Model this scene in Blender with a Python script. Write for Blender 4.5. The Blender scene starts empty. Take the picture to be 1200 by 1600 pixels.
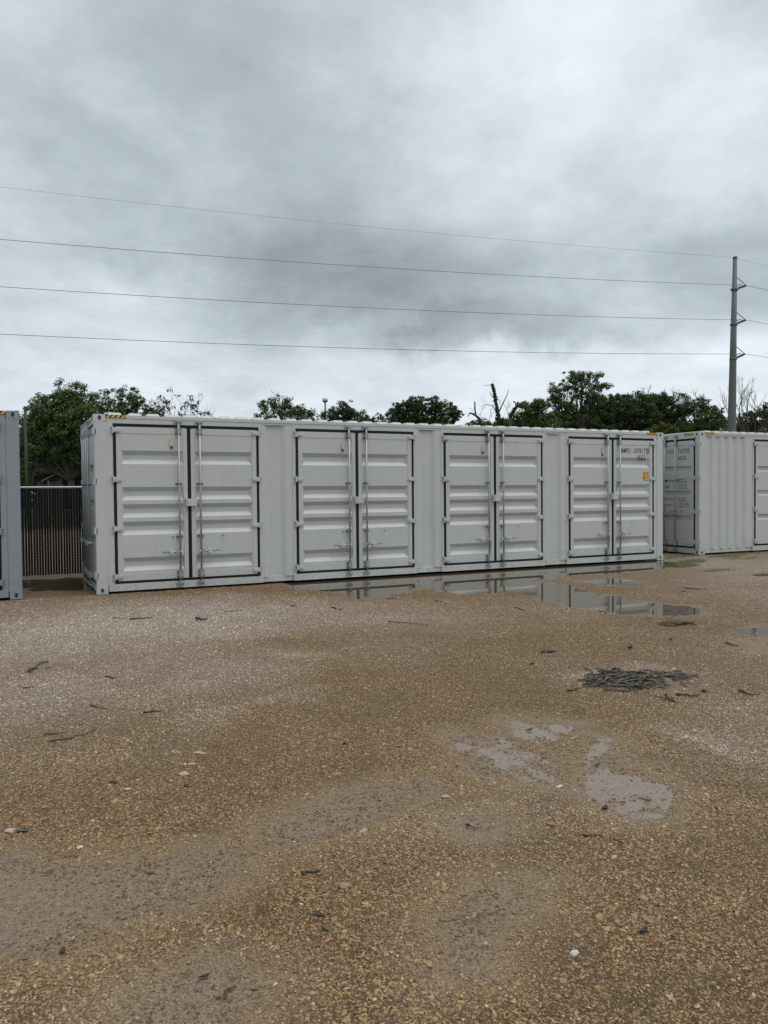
import bpy, math, random
import numpy as np
from mathutils import Vector, Matrix

SC = bpy.context.scene
COL = SC.collection
PI = math.pi

# ------------------------------------------------------------------ camera
CAM = np.array([-1.232, -13.229, 1.604])
YAW, PITCH, ROLL, FPX = 0.44813, -0.02559, -0.00913, 1216.3      # FPX for a 1200 px wide frame
_f = np.array([math.sin(YAW)*math.cos(PITCH), math.cos(YAW)*math.cos(PITCH), math.sin(PITCH)])
_r = np.array([math.cos(YAW), -math.sin(YAW), 0.0])
_u = np.cross(_r, _f)
R_ = math.cos(ROLL)*_r + math.sin(ROLL)*_u
U_ = -math.sin(ROLL)*_r + math.cos(ROLL)*_u
F_ = _f
cam_d = bpy.data.cameras.new('camera')
cam_d.sensor_fit = 'HORIZONTAL'
cam_d.sensor_width = 36.0
cam_d.lens = 36.0*FPX/1200.0
cam_d.clip_start = 0.1
cam_d.clip_end = 3000
cam = bpy.data.objects.new('camera', cam_d)
COL.objects.link(cam)
cam.matrix_world = Matrix(((R_[0], U_[0], -F_[0], CAM[0]), (R_[1], U_[1], -F_[1], CAM[1]), (R_[2], U_[2], -F_[2], CAM[2]), (0, 0, 0, 1)))
SC.camera = cam

def ray(px, py):
    """direction through a point measured on the 1200x1600 photograph"""
    return F_ + R_*(px-600)/FPX - U_*(py-800)/FPX
def far(px, py, d):
    return CAM + ray(px, py)*d
def gp(px, py, z=0.0):
    d = ray(px, py); t = (z-CAM[2])/d[2]
    return CAM + d*t

# ------------------------------------------------------------------ light
SUN_EL, SUN_AZ = math.radians(68), math.radians(140)     # azimuth clockwise from +Y
sun_d = bpy.data.lights.new('sun', 'SUN')
sun_d.energy = 1.5
sun_d.angle = math.radians(50)
sun_d.color = (1.0, 0.97, 0.93)
sun = bpy.data.objects.new('sun', sun_d)
COL.objects.link(sun)
sv = Vector((math.cos(SUN_EL)*math.sin(SUN_AZ), math.cos(SUN_EL)*math.cos(SUN_AZ), math.sin(SUN_EL)))
sun.rotation_euler = sv.to_track_quat('Z', 'Y').to_euler()
sun.location = (0, 0, 40)

world = bpy.data.worlds.new('World')
SC.world = world
world.use_nodes = True
SC.view_settings.view_transform = 'Standard'
SC.view_settings.look = 'None'
SC.view_settings.gamma = 1.0
SC.view_settings.use_curve_mapping = False
SC.view_settings.exposure = 0.22

class NT:
    """small helper to write node trees"""
    def __init__(s, tree):
        s.t = tree; s.t.nodes.clear()
    def n(s, typ, props=None, **ins):
        nd = s.t.nodes.new(typ)
        for k, v in (props or {}).items(): setattr(nd, k, v)
        for k, v in ins.items():
            key = k.replace('_', ' ')
            if k[0] == 'i' and k[1:].isdigit(): key = int(k[1:])
            s.set(nd.inputs[key], v)
        return nd
    def set(s, sock, v):
        if hasattr(v, 'is_output') or isinstance(v, bpy.types.NodeSocket): s.t.links.new(v, sock)
        elif isinstance(v, bpy.types.Node): s.t.links.new(v.outputs[0], sock)
        else: sock.default_value = v
    def m(s, op, a, b=None, c=None, clamp=False):
        nd = s.t.nodes.new('ShaderNodeMath'); nd.operation = op; nd.use_clamp = clamp
        s.set(nd.inputs[0], a)
        if b is not None: s.set(nd.inputs[1], b)
        if c is not None: s.set(nd.inputs[2], c)
        return nd.outputs[0]
    def vm(s, op, a, b=None):
        nd = s.t.nodes.new('ShaderNodeVectorMath'); nd.operation = op
        s.set(nd.inputs[0], a)
        if b is not None: s.set(nd.inputs[1], b)
        return nd.outputs['Value'] if op in ('DOT_PRODUCT', 'LENGTH') else nd.outputs[0]
    def mix(s, fac, a, b, blend='MIX'):
        nd = s.t.nodes.new('ShaderNodeMix'); nd.data_type = 'RGBA'; nd.blend_type = blend
        nd.clamp_factor = True
        s.set(nd.inputs[0], fac); s.set(nd.inputs[6], a); s.set(nd.inputs[7], b)
        return nd.outputs[2]
    def ramp(s, fac, stops, interp='LINEAR'):
        nd = s.t.nodes.new('ShaderNodeValToRGB'); nd.color_ramp.interpolation = interp
        el = nd.color_ramp.elements
        while len(el) > 1: el.remove(el[-1])
        el[0].position = stops[0][0]; el[0].color = c4(stops[0][1])
        for p, c in stops[1:]:
            e = el.new(p); e.color = c4(c)
        s.set(nd.inputs[0], fac)
        return nd.outputs[0]
    def noise(s, vec, scale, detail=4, rough=0.55, dist=0.0, out=0):
        nd = s.t.nodes.new('ShaderNodeTexNoise')
        if vec is not None: s.set(nd.inputs['Vector'], vec)
        nd.inputs['Scale'].default_value = scale; nd.inputs['Detail'].default_value = detail
        nd.inputs['Roughness'].default_value = rough; nd.inputs['Distortion'].default_value = dist
        return nd.outputs[out]
    def sm(s, x, a, b):
        nd = s.t.nodes.new('ShaderNodeMapRange'); nd.interpolation_type = 'SMOOTHSTEP'
        s.set(nd.inputs[0], x); nd.inputs[1].default_value = a; nd.inputs[2].default_value = b
        nd.inputs[3].default_value = 0; nd.inputs[4].default_value = 1
        return nd.outputs[0]
def c4(c):
    if isinstance(c, (int, float)): return (c, c, c, 1)
    return (c[0], c[1], c[2], 1) if len(c) == 3 else c

# overcast sky: a cloud deck over the Nishita sky, all as a function of direction
def sky_angles(px, py):
    d = ray(px, py); d = d/np.linalg.norm(d)
    return math.atan2(d[0], d[1]), math.asin(d[2])
W = NT(world.node_tree)
tc = W.n('ShaderNodeTexCoord')
dirv = W.vm('NORMALIZE', tc.outputs['Generated'])
sep = W.n('ShaderNodeSeparateXYZ', Vector=dirv)
X, Y, Z = sep.outputs
zc = W.m('MAXIMUM', Z, 0.0)
den = W.m('ADD', zc, 0.22)
px_, py_ = W.m('DIVIDE', X, den), W.m('DIVIDE', Y, den)
deck = W.n('ShaderNodeCombineXYZ', X=px_, Y=py_, Z=0.0).outputs[0]
n_big = W.noise(deck, 0.9, 7, 0.55, 0.3)
n_mid = W.noise(W.vm('ADD', deck, (7.3, 1.9, 4.0)), 2.3, 8, 0.60, 0.15)
n_fin = W.noise(W.vm('MULTIPLY', dirv, (1.0, 1.0, 2.2)), 6.0, 8, 0.62, 0.15)
warpn = W.noise(dirv, 3.4, 8, 0.66, 0.0, out=1)
wv = W.vm('SUBTRACT', warpn, (0.5, 0.5, 0.5))
wsep = W.n('ShaderNodeSeparateXYZ', Vector=wv)
az = W.m('ADD', W.m('ARCTAN2', X, Y), W.m('MULTIPLY', wsep.outputs[0], 0.34))
el = W.m('ADD', W.m('ARCSINE', Z), W.m('MULTIPLY', wsep.outputs[1], 0.20))
def blob(px, py, sx, sy, rot=0.0):
    a0, e0 = sky_angles(px, py)
    da, de = W.m('SUBTRACT', az, a0), W.m('SUBTRACT', el, e0)
    c, s_ = math.cos(rot), math.sin(rot)
    u = W.m('ADD', W.m('MULTIPLY', da, c), W.m('MULTIPLY', de, s_))
    v = W.m('SUBTRACT', W.m('MULTIPLY', de, c), W.m('MULTIPLY', da, s_))
    u = W.m('DIVIDE', u, sx/FPX); v = W.m('DIVIDE', v, sy/FPX)
    r2 = W.m('ADD', W.m('MULTIPLY', u, u), W.m('MULTIPLY', v, v))
    return W.m('EXPONENT', W.m('MULTIPLY', r2, -1.0))
dark = None
for (bx, by, sx, sy, ro, w) in [(500, 440, 210, 75, -0.10, 0.24), (690, 510, 60, 24, 0.2, 0.12), (330, 190, 330, 190, 0.0, 0.135), (810, 505, 170, 45, 0.1, 0.17),
                                (1130, 70, 130, 50, 0.4, 0.08), (380, 592, 90, 16, 0.0, 0.10), (1000, 400, 240, 130, 0.25, 0.08),
                                (-150, 480, 200, 60, 0.1, 0.05), (980, 240, 90, 30, 0.6, 0.05),
                                (960, 130, 230, 190, 0.5, -0.22), (1080, 330, 160, 60, 0.4, -0.10), (210, 480, 120, 45, 0.1, -0.13), (30, 120, 120, 120, 0.2, -0.05),
                                (640, 180, 110, 80, 0.7, -0.07), (860, 565, 330, 32, 0.0, -0.15), (150, 585, 250, 22, 0.0, -0.06), (600, 520, 80, 18, 0.3, -0.10)]:
    b = W.m('MULTIPLY', blob(bx, by, sx, sy, ro), w)
    dark = b if dark is None else W.m('ADD', dark, b)
val = W.m('MULTIPLY', W.m('SUBTRACT', n_big, 0.5), 0.34)
val = W.m('ADD', val, W.m('MULTIPLY', W.m('SUBTRACT', n_mid, 0.5), 0.52))
val = W.m('ADD', val, W.m('MULTIPLY', W.m('SUBTRACT', n_fin, 0.5), 0.24))
lowb = W.m('MULTIPLY', W.m('SUBTRACT', 1.0, W.sm(Z, 0.03, 0.26)), 0.17)
val = W.m('SUBTRACT', W.m('ADD', W.m('ADD', val, 0.60), lowb), dark)
cloud = W.ramp(val, [(0.0, (0.175, 0.208, 0.225)), (0.28, (0.258, 0.294, 0.318)), (0.5, (0.405, 0.461, 0.503)), (0.7, (0.60, 0.668, 0.725)), (0.92, (0.80, 0.87, 0.895))])
nish = W.n('ShaderNodeTexSky', {'sky_type': 'NISHITA', 'sun_disc': False, 'sun_elevation': SUN_EL, 'sun_rotation': SUN_AZ})
SKY_S = 0.1
cl10 = W.vm('MULTIPLY', cloud, (1.0/SKY_S,)*3)
skyc = W.mix(0.965, nish.outputs[0], cl10)
bg = W.n('ShaderNodeBackground', Color=skyc, Strength=SKY_S)
wo = W.n('ShaderNodeOutputWorld')
W.t.links.new(bg.outputs[0], wo.inputs[0])

# ------------------------------------------------------------------ noise for geometry
def _hash(ix, iy, seed):
    h = (ix.astype(np.int64)*374761393 + iy.astype(np.int64)*668265263 + seed*1442695041) & 0xffffffff
    h = ((h ^ (h >> 13))*1274126177) & 0xffffffff
    return ((h ^ (h >> 16)) & 0xffff)/65535.0
def vnoise(x, y, s, seed=0):
    x = np.asarray(x, float)*s; y = np.asarray(y, float)*s
    ix, iy = np.floor(x), np.floor(y); fx, fy = x-ix, y-iy
    fx = fx*fx*(3-2*fx); fy = fy*fy*(3-2*fy)
    a = _hash(ix, iy, seed)*(1-fx)+_hash(ix+1, iy, seed)*fx
    b = _hash(ix, iy+1, seed)*(1-fx)+_hash(ix+1, iy+1, seed)*fx
    return a*(1-fy)+b*fy
def fbm(x, y, s, seed=0, o=4):
    v = 0; a = 0.5; t = 0
    for i in range(o):
        v = v+a*vnoise(x, y, s*2**i, seed+i*17); t += a; a *= 0.5
    return v/t
def sstep(x, a, b):
    t = np.clip((x-a)/(b-a), 0, 1); return t*t*(3-2*t)

def poly_sd(x, y, pts):
    """signed distance to a polygon, positive inside"""
    x = np.asarray(x, float); y = np.asarray(y, float)
    d = np.full(x.shape, 1e9); ins = np.zeros(x.shape, bool)
    n = len(pts)
    for i in range(n):
        ax, ay = pts[i]; bx, by = pts[(i+1) % n]
        ex, ey = bx-ax, by-ay
        t = np.clip(((x-ax)*ex+(y-ay)*ey)/(ex*ex+ey*ey+1e-12), 0, 1)
        d = np.minimum(d, (x-ax-t*ex)**2+(y-ay-t*ey)**2)
        c = ((ay > y) != (by > y)) & (x < (bx-ax)*(y-ay)/(by-ay+1e-12)+ax)
        ins ^= c
    d = np.sqrt(d)
    return np.where(ins, d, -d)
def P2(lst): return [tuple(gp(a, b)[:2]) for a, b in lst]

# standing water against the container (clear) and silty pans in the foreground (shallow)
CLEAR = [P2([(425, 906), (455, 921), (500, 925), (550, 936), (610, 932), (665, 922), (700, 936), (745, 931), (800, 925), (838, 937), (870, 945), (925, 952), (985, 959), (1060, 962),
             (1118, 956), (1085, 945), (1040, 938), (985, 933), (930, 921), (885, 912), (850, 907), (900, 899), (960, 897), (1030, 889), (1075, 886), (1070, 880), (1030, 872), (860, 872), (640, 886), (470, 896)]),
         P2([(905, 906), (960, 903), (1012, 907), (1000, 915), (930, 914)]),
         P2([(1140, 982), (1165, 976), (1230, 972), (1290, 980), (1260, 996), (1190, 997), (1150, 992)]),
         [(-1.00, 0.95), (-0.06, 0.85), (0.3, 3.05), (-1.4, 3.05)]]
SILT = [P2([(800, 1128), (905, 1132), (885, 1158), (862, 1178), (835, 1172), (800, 1152)]),
        P2([(690, 1150), (790, 1150), (870, 1185), (880, 1225), (800, 1222), (730, 1205)]),
        P2([(925, 1148), (962, 1150), (950, 1185), (1000, 1205), (1050, 1240), (1035, 1280), (985, 1282), (935, 1255), (905, 1215), (900, 1185)]),
        P2([(660, 1215), (672, 1240), (600, 1285), (480, 1325), (400, 1330), (430, 1290), (540, 1240)]),
        P2([(690, 1275), (760, 1265), (790, 1290), (740, 1310), (690, 1300)]),
        P2([(-120, 1330), (120, 1350), (330, 1330), (410, 1340), (330, 1400), (200, 1440), (90, 1500), (-140, 1500)]),
        P2([(740, 1385), (850, 1380), (850, 1420), (770, 1450), (760, 1510), (690, 1520), (690, 1440)]),
        P2([(180, 1560), (330, 1500), (430, 1530), (350, 1640), (150, 1640)]),
        P2([(1180, 1003), (1300, 1003), (1300, 1030), (1180, 1020)])]
def blobw(x, y, lst):
    v = 0
    for (bx, by, rx, ry, w) in lst:
        c = gp(bx, by)[:2]; ex = gp(bx+rx, by)[:2]-c; ey = (gp(bx, by-ry)[:2]-gp(bx, by+ry)[:2])/2
        dx, dy = x-c[0], y-c[1]
        u1 = (dx*ex[0]+dy*ex[1])/(ex@ex); v1 = (dx*ey[0]+dy*ey[1])/(ey@ey)
        v = v+w*np.exp(-(u1*u1+v1*v1))
    return v
DRY = [(120, 985, 330, 55, 1.0), (330, 965, 260, 24, 0.5), (640, 968, 110, 8, 0.6), (440, 1096, 32, 9, 0.8), (450, 1027, 60, 6, 0.7), (340, 1060, 70, 20, 0.5), (60, 1090, 160, 40, 0.5),
       (700, 985, 80, 6, 0.4), (1150, 885, 120, 22, 1.2), (1080, 1165, 28, 20, 0.6), (960, 1062, 95, 12, 1.1), (330, 1120, 60, 14, 0.4), (520, 1085, 60, 10, 0.25), (1180, 930, 100, 20, 0.45),
       (1010, 1045, 60, 6, 0.7), (860, 915, 40, 4, 0.3), (240, 1170, 120, 25, 0.25), (1150, 1180, 90, 30, 0.2)]
WET = [(650, 1080, 130, 40, 0.9), (640, 925, 260, 10, 0.8), (470, 1000, 80, 10, 0.4), (500, 1160, 250, 60, 0.45), (850, 1090, 200, 50, 0.35), (230, 1080, 100, 14, 0.35), (1060, 975, 60, 12, 0.7),
       (800, 1000, 200, 20, 0.35), (1020, 940, 40, 6, 0.4), (300, 925, 160, 6, 0.4)]
def fields(x, y):
    x = np.asarray(x, float); y = np.asarray(y, float)
    rag = (fbm(x, y, 1.4, 3)-0.5)*0.5+(fbm(x, y, 6.0, 5)-0.5)*0.22
    near = np.clip(np.hypot(x-CAM[0], y-CAM[1])/9.0, 0.35, 1.2)
    clear = np.full(x.shape, -9.0); silt = np.full(x.shape, -9.0)
    for p in CLEAR: clear = np.maximum(clear, poly_sd(x, y, p))
    for p in SILT: silt = np.maximum(silt, poly_sd(x, y, p))
    clear = clear+rag*0.9*near
    silt = silt+rag*0.9*near
    return clear, silt
def ground_h(x, y, cs=None):
    x = np.asarray(x, float); y = np.asarray(y, float)
    clear, silt = fields(x, y) if cs is None else cs
    base = 0.010+0.012*(fbm(x, y, 0.7, 11)-0.5)+0.014*(fbm(x, y, 3.5, 13)-0.5)
    rise = 0.050*sstep(x, 12.0, 13.2)*sstep(y, -3.2, -0.8)
    far_ = 0.25*(fbm(x, y, 0.02, 23)-0.5)*sstep(np.hypot(x, y), 60, 160)
    h = base+rise+far_-0.016*sstep(y, -0.35, -0.02)*(1-sstep(y, 3.0, 4.0))
    h = h*(1-0.75*sstep(clear, -0.35, 0.05))-0.026*sstep(clear, -0.18, 0.40)+0.034*(fbm(x, y, 4.0, 61)-0.5)*sstep(clear, -0.3, 0.1)
    hs = 0.007*(fbm(x, y, 4.0, 31)-0.5)+0.010*(fbm(x, y, 13.0, 37, 3)-0.5)-0.0046
    k = sstep(silt, -0.14, 0.06)
    h = h*(1-k)+hs*k
    return h
def dryness(x, y):
    wx = x+(fbm(x, y, 1.1, 41)-0.5)*0.9; wy = y+(fbm(x, y, 1.1, 43)-0.5)*0.9
    d = blobw(wx, wy, DRY)-blobw(wx, wy, WET)+(fbm(x, y, 0.9, 47)-0.5)*0.7-0.18
    d = d-0.32*(1-sstep(np.hypot(x-CAM[0], y-CAM[1]), 3.6, 6.0))
    return np.clip(0.34+0.66*d, 0, 1)

# ------------------------------------------------------------------ materials
MATS = {}
def new_mat(name):
    m = bpy.data.materials.new(name); m.use_nodes = True
    MATS[name] = m
    return m, NT(m.node_tree)
def finish(T, bsdf, disp=None):
    o = T.n('ShaderNodeOutputMaterial'); T.t.links.new(bsdf.outputs[0], o.inputs[0])
def bump(T, h, strength, dist):
    return T.n('ShaderNodeBump', Height=h, Strength=strength, Distance=dist).outputs[0]

def paint_mat(name, col, dirtcol=(0.20, 0.16, 0.11), rough=0.42, streak=1.0):
    m, T = new_mat(name)
    geo = T.n('ShaderNodeNewGeometry')
    pos = geo.outputs['Position']
    sp = T.n('ShaderNodeSeparateXYZ', Vector=pos)
    stretch = T.vm('MULTIPLY', pos, (9.0, 9.0, 0.7))
    st = T.noise(stretch, 1.0, 5, 0.6)
    sp2 = T.noise(pos, 3.0, 5, 0.65)
    low = T.m('SUBTRACT', 1.0, T.sm(sp.outputs[2], 0.02, 0.55))
    splash = T.m('MULTIPLY', low, T.sm(T.noise(pos, 14.0, 5, 0.7), 0.42, 0.75))
    streaks = T.m('MULTIPLY', T.sm(st, 0.50, 0.80), 0.16*streak)
    c = T.mix(T.sm(sp2, 0.35, 0.7), c4([v*0.955 for v in col]), c4(col))
    c = T.mix(streaks, c, c4([v*0.55 for v in col]))
    c = T.mix(T.m('MULTIPLY', splash, 0.42), c, c4(dirtcol))
    scuff = T.sm(T.noise(pos, 27.0, 3, 0.7), 0.76, 0.83)
    c = T.mix(T.m('MULTIPLY', scuff, 0.22), c, (0.22, 0.17, 0.12, 1))
    bw = T.noise(pos, 1.6, 3, 0.5)
    b = T.n('ShaderNodeBsdfPrincipled', Base_Color=c, Roughness=T.m('ADD', rough-0.06, T.m('MULTIPLY', sp2, 0.14)), Normal=bump(T, bw, 0.35, 0.010))
    b.inputs['Specular IOR Level'].default_value = 0.4
    finish(T, b)
    return m
PAINT = paint_mat('grey_paint', (0.505, 0.522, 0.500))
PAINT_B = paint_mat('blue_grey_paint', (0.26, 0.285, 0.31))
def simple(name, col, rough=0.6, metal=0.0, var=0.15, sc=20.0, bmp=0.0, bdist=0.002, spec=0.5):
    m, T = new_mat(name)
    geo = T.n('ShaderNodeNewGeometry'); n = T.noise(geo.outputs['Position'], sc, 5, 0.6)
    c = T.mix(n, c4([v*(1-var) for v in col]), c4([v*(1+var) for v in col]))
    b = T.n('ShaderNodeBsdfPrincipled', Base_Color=c, Roughness=rough, Metallic=metal)
    b.inputs['Specular IOR Level'].default_value = spec
    if bmp: T.set(b.inputs['Normal'], bump(T, n, bmp, bdist))
    finish(T, b)
    return m
RUBBER = simple('rubber_gasket', (0.010, 0.014, 0.014), 0.75, spec=0.25)
GALV = simple('galvanized_steel', (0.36, 0.38, 0.385), 0.45, 0.55, 0.25, 60)
ZINC = simple('bright_zinc', (0.68, 0.69, 0.69), 0.35, 0.6, 0.15, 80)
GALVD = simple('shaded_galvanized_steel', (0.17, 0.18, 0.185), 0.55, 0.4, 0.4, 70)  # darker copy of the galvanized steel, painting shade onto the rod clips
DARKM = simple('dark_metal_and_shade', (0.03, 0.032, 0.034), 0.6)  # metal parts; also paints shade in hinge slots and on bracket bolts
HOLE = simple('casting_inside', (0.035, 0.035, 0.033), 0.8)
BLACKP = simple('black_stencil_paint', (0.012, 0.012, 0.013), 0.6)
YELP = simple('yellow_stripe_paint', (0.70, 0.36, 0.02), 0.55)
ORANGE = simple('orange_sticker', (0.80, 0.38, 0.03), 0.5)
CREAM = simple('cream_vent_plastic', (0.50, 0.50, 0.38), 0.5)
WHITEP = simple('white_label', (0.62, 0.63, 0.62), 0.5)
POLE_M = simple('weathered_steel_pole', (0.11, 0.125, 0.12), 0.65, 0.0, 0.18, 0.8)
WIRE_M = simple('aluminium_wire', (0.09, 0.095, 0.10), 0.6)
FSLAT = simple('black_fence_slat', (0.008, 0.009, 0.009), 0.6, spec=0.2)
FMESH = simple('fence_wire', (0.03, 0.032, 0.03), 0.5)
FRAIL = simple('fence_rail', (0.62, 0.64, 0.62), 0.4, 0.1)
BARK = simple('bark', (0.045, 0.038, 0.030), 0.9, 0, 0.4, 6)
BARK2 = simple('pale_bark', (0.062, 0.052, 0.046), 0.9, 0, 0.3, 6)
SIDING = simple('house_siding', (0.10, 0.11, 0.10), 0.8, 0, 0.15, 3)
TRIM = simple('house_trim', (0.24, 0.26, 0.25), 0.7)
SHINGLE = simple('roof_shingle', (0.035, 0.035, 0.032), 0.9, 0, 0.3, 8)
PANE = simple('window_glass', (0.012, 0.014, 0.016), 0.1)
TWIG_D = simple('dark_wet_twig', (0.030, 0.024, 0.018), 0.6, 0, 0.4, 50, 0.6)
TWIG_G = simple('grey_green_twig', (0.065, 0.060, 0.042), 0.7, 0, 0.35, 50, 0.6)
TWIG_P = simple('pale_twig', (0.22, 0.18, 0.13), 0.7, 0, 0.3, 50, 0.6)
LEAF_D = simple('dark_green_leaf', (0.030, 0.030, 0.018), 0.7, 0, 0.4, 50)
LEAF_B = simple('brown_leaf', (0.07, 0.038, 0.020), 0.6, 0, 0.4, 50)
LEAF_G = simple('grey_green_leaf', (0.085, 0.095, 0.07), 0.5, 0, 0.3, 50)
POD = simple('grey_green_pod', (0.088, 0.082, 0.057), 0.6, 0, 0.4, 30, 0.5)
STONE_P = simple('pale_stone', (0.38, 0.32, 0.25), 0.7, 0, 0.25, 60, 0.8, 0.004)
STONE_W = simple('white_stone', (0.50, 0.46, 0.39), 0.6, 0, 0.2, 60, 0.8, 0.004)
STONE_T = simple('tan_stone', (0.27, 0.21, 0.14), 0.7, 0, 0.25, 60, 0.8, 0.004)
STONE_D = simple('dark_stone', (0.030, 0.028, 0.026), 0.6, 0, 0.3, 60, 0.8, 0.004)
GRASSM = simple('weed_green', (0.13, 0.14, 0.028), 0.6, 0, 0.5, 9)
GRASSF = simple('rough_grass', (0.045, 0.058, 0.020), 0.8, 0, 0.5, 3)

def leaf_mat(name, dark_, light_):
    m, T = new_mat(name)
    geo = T.n('ShaderNodeNewGeometry')
    n = T.noise(geo.outputs['Position'], 0.55, 3, 0.6)
    at = T.n('ShaderNodeAttribute', {'attribute_name': 'tone', 'attribute_type': 'GEOMETRY'})
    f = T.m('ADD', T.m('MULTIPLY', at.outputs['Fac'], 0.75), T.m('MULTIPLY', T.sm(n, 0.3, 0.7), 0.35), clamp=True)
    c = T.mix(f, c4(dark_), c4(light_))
    b = T.n('ShaderNodeBsdfPrincipled', Base_Color=c, Roughness=0.55)
    b.inputs['Specular IOR Level'].default_value = 0.3
    tr = T.n('ShaderNodeBsdfTranslucent', Color=c)
    ms = T.n('ShaderNodeMixShader', i0=0.25, i1=b.outputs[0], i2=tr.outputs[0])
    finish(T, ms)
    return m
LF_MID = leaf_mat('leaves_mid_green', (0.036, 0.060, 0.016), (0.125, 0.180, 0.050))
LF_DARK = leaf_mat('leaves_dark_green', (0.028, 0.048, 0.015), (0.095, 0.140, 0.042))
LF_YEL = leaf_mat('leaves_yellow_green', (0.030, 0.050, 0.010), (0.120, 0.165, 0.030))
LF_GREY = leaf_mat('leaves_grey_green', (0.035, 0.045, 0.028), (0.10, 0.12, 0.075))

# gravel colours, shared by the sheet and the loose stones
def gravel_ramp(T, rnd, dry):
    wet = T.ramp(rnd, [(0.0, (0.095, 0.052, 0.019)), (0.22, (0.180, 0.104, 0.041)), (0.5, (0.310, 0.194, 0.084)), (0.78, (0.395, 0.258, 0.122)), (0.93, (0.47, 0.345, 0.190)), (1.0, (0.58, 0.46, 0.30))])
    dryc = T.ramp(rnd, [(0.0, (0.27, 0.200, 0.155)), (0.22, (0.44, 0.345, 0.275)), (0.5, (0.58, 0.475, 0.395)), (0.78, (0.70, 0.600, 0.515)), (0.93, (0.76, 0.68, 0.60)), (1.0, (0.74, 0.67, 0.59))])
    return T.mix(dry, wet, dryc)
m, T = new_mat('gravel_sheet')
geo = T.n('ShaderNodeNewGeometry'); pos = geo.outputs['Position']
pw = T.vm('ADD', pos, T.vm('MULTIPLY', T.noise(pos, 60.0, 2, 0.5, out=1), (0.008, 0.008, 0.0)))
v1 = T.n('ShaderNodeTexVoronoi', {'feature': 'F1'}, Vector=pw, Scale=92.0, Randomness=1.0)
v2 = T.n('ShaderNodeTexVoronoi', {'feature': 'F1'}, Vector=T.vm('ADD', pw, (3.3, 1.1, 0.0)), Scale=210.0, Randomness=1.0)
rs = T.n('ShaderNodeSeparateColor', Color=v1.outputs['Color']); rs2 = T.n('ShaderNodeSeparateColor', Color=v2.outputs['Color'])
big = T.m('GREATER_THAN', rs.outputs[1], 0.45)
rnd = T.m('ADD', T.m('MULTIPLY', rs.outputs[0], big), T.m('MULTIPLY', rs2.outputs[0], T.m('SUBTRACT', 1.0, big)))
dist = T.m('ADD', T.m('MULTIPLY', v1.outputs['Distance'], big), T.m('MULTIPLY', v2.outputs['Distance'], T.m('SUBTRACT', 1.0, big)))
a_dry = T.n('ShaderNodeAttribute', {'attribute_name': 'dry'}).outputs['Fac']
a_silt = T.n('ShaderNodeAttribute', {'attribute_name': 'silt'}).outputs['Fac']
a_grass = T.n('ShaderNodeAttribute', {'attribute_name': 'grass'}).outputs['Fac']
fine = T.noise(pos, 9.0, 6, 0.7)
dryf = T.m('ADD', a_dry, T.m('MULTIPLY', T.m('SUBTRACT', fine, 0.5), 0.9), clamp=True)
clump = T.noise(pos, 22.0, 4, 0.7)
rn2 = T.m('MULTIPLY', rnd, T.m('ADD', 0.62, T.m('MULTIPLY', clump, 0.55)), clamp=True)
c = gravel_ramp(T, rn2, dryf)
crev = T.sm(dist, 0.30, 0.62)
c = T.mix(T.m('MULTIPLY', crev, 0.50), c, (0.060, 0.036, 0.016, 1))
warm = T.sm(T.noise(pos, 0.8, 4, 0.6), 0.35, 0.7)
c = T.mix(T.m('MULTIPLY', warm, 0.16), c, (0.19, 0.105, 0.045, 1))
sg = T.m('ADD', T.m('MULTIPLY', T.noise(pos, 26.0, 6, 0.75), 0.55), T.m('MULTIPLY', rs2.outputs[0], 0.45))
siltc = T.mix(T.sm(sg, 0.28, 0.72), (0.115, 0.084, 0.054, 1), (0.262, 0.200, 0.138, 1))
sv_ = T.sm(T.noise(pos, 2.2, 7, 0.72), 0.30, 0.55)
sfac = T.m('MULTIPLY', a_silt, T.m('ADD', 0.45, T.m('MULTIPLY', sv_, 0.50)))
c = T.mix(sfac, c, siltc)
gr = T.mix(T.noise(pos, 2.5, 6, 0.75), (0.030, 0.040, 0.014, 1), (0.105, 0.115, 0.040, 1))
c = T.mix(a_grass, c, gr)
hgt = T.m('ADD', T.m('MULTIPLY', dist, -1.0), T.m('MULTIPLY', rnd, 0.5))
bst = T.m('SUBTRACT', 1.0, T.m('MULTIPLY', a_silt, 0.72))
nb = T.n('ShaderNodeBump', Height=hgt, Strength=bst, Distance=0.014).outputs[0]
rough = T.m('ADD', 0.62, T.m('MULTIPLY', dryf, 0.3))
b = T.n('ShaderNodeBsdfPrincipled', Base_Color=c, Roughness=rough, Normal=nb)
b.inputs['Specular IOR Level'].default_value = 0.35
finish(T, b)
GRAVEL = m
m, T = new_mat('gravel_stone')
at = T.n('ShaderNodeAttribute', {'attribute_name': 'tint', 'attribute_type': 'INSTANCER'}).outputs['Fac']
ad = T.n('ShaderNodeAttribute', {'attribute_name': 'dry', 'attribute_type': 'INSTANCER'}).outputs['Fac']
c = gravel_ramp(T, at, ad)
geo = T.n('ShaderNodeNewGeometry')
gn = T.noise(geo.outputs['Position'], 260.0, 3, 0.7)
c = T.mix(T.m('MULTIPLY', T.sm(gn, 0.35, 0.7), 0.30), c, T.vm('MULTIPLY', c, (0.6, 0.57, 0.52)))
b = T.n('ShaderNodeBsdfPrincipled', Base_Color=c, Roughness=T.m('ADD', 0.5, T.m('MULTIPLY', ad, 0.4)))
b.inputs['Specular IOR Level'].default_value = 0.4
finish(T, b)
PEBBLE = m
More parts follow.
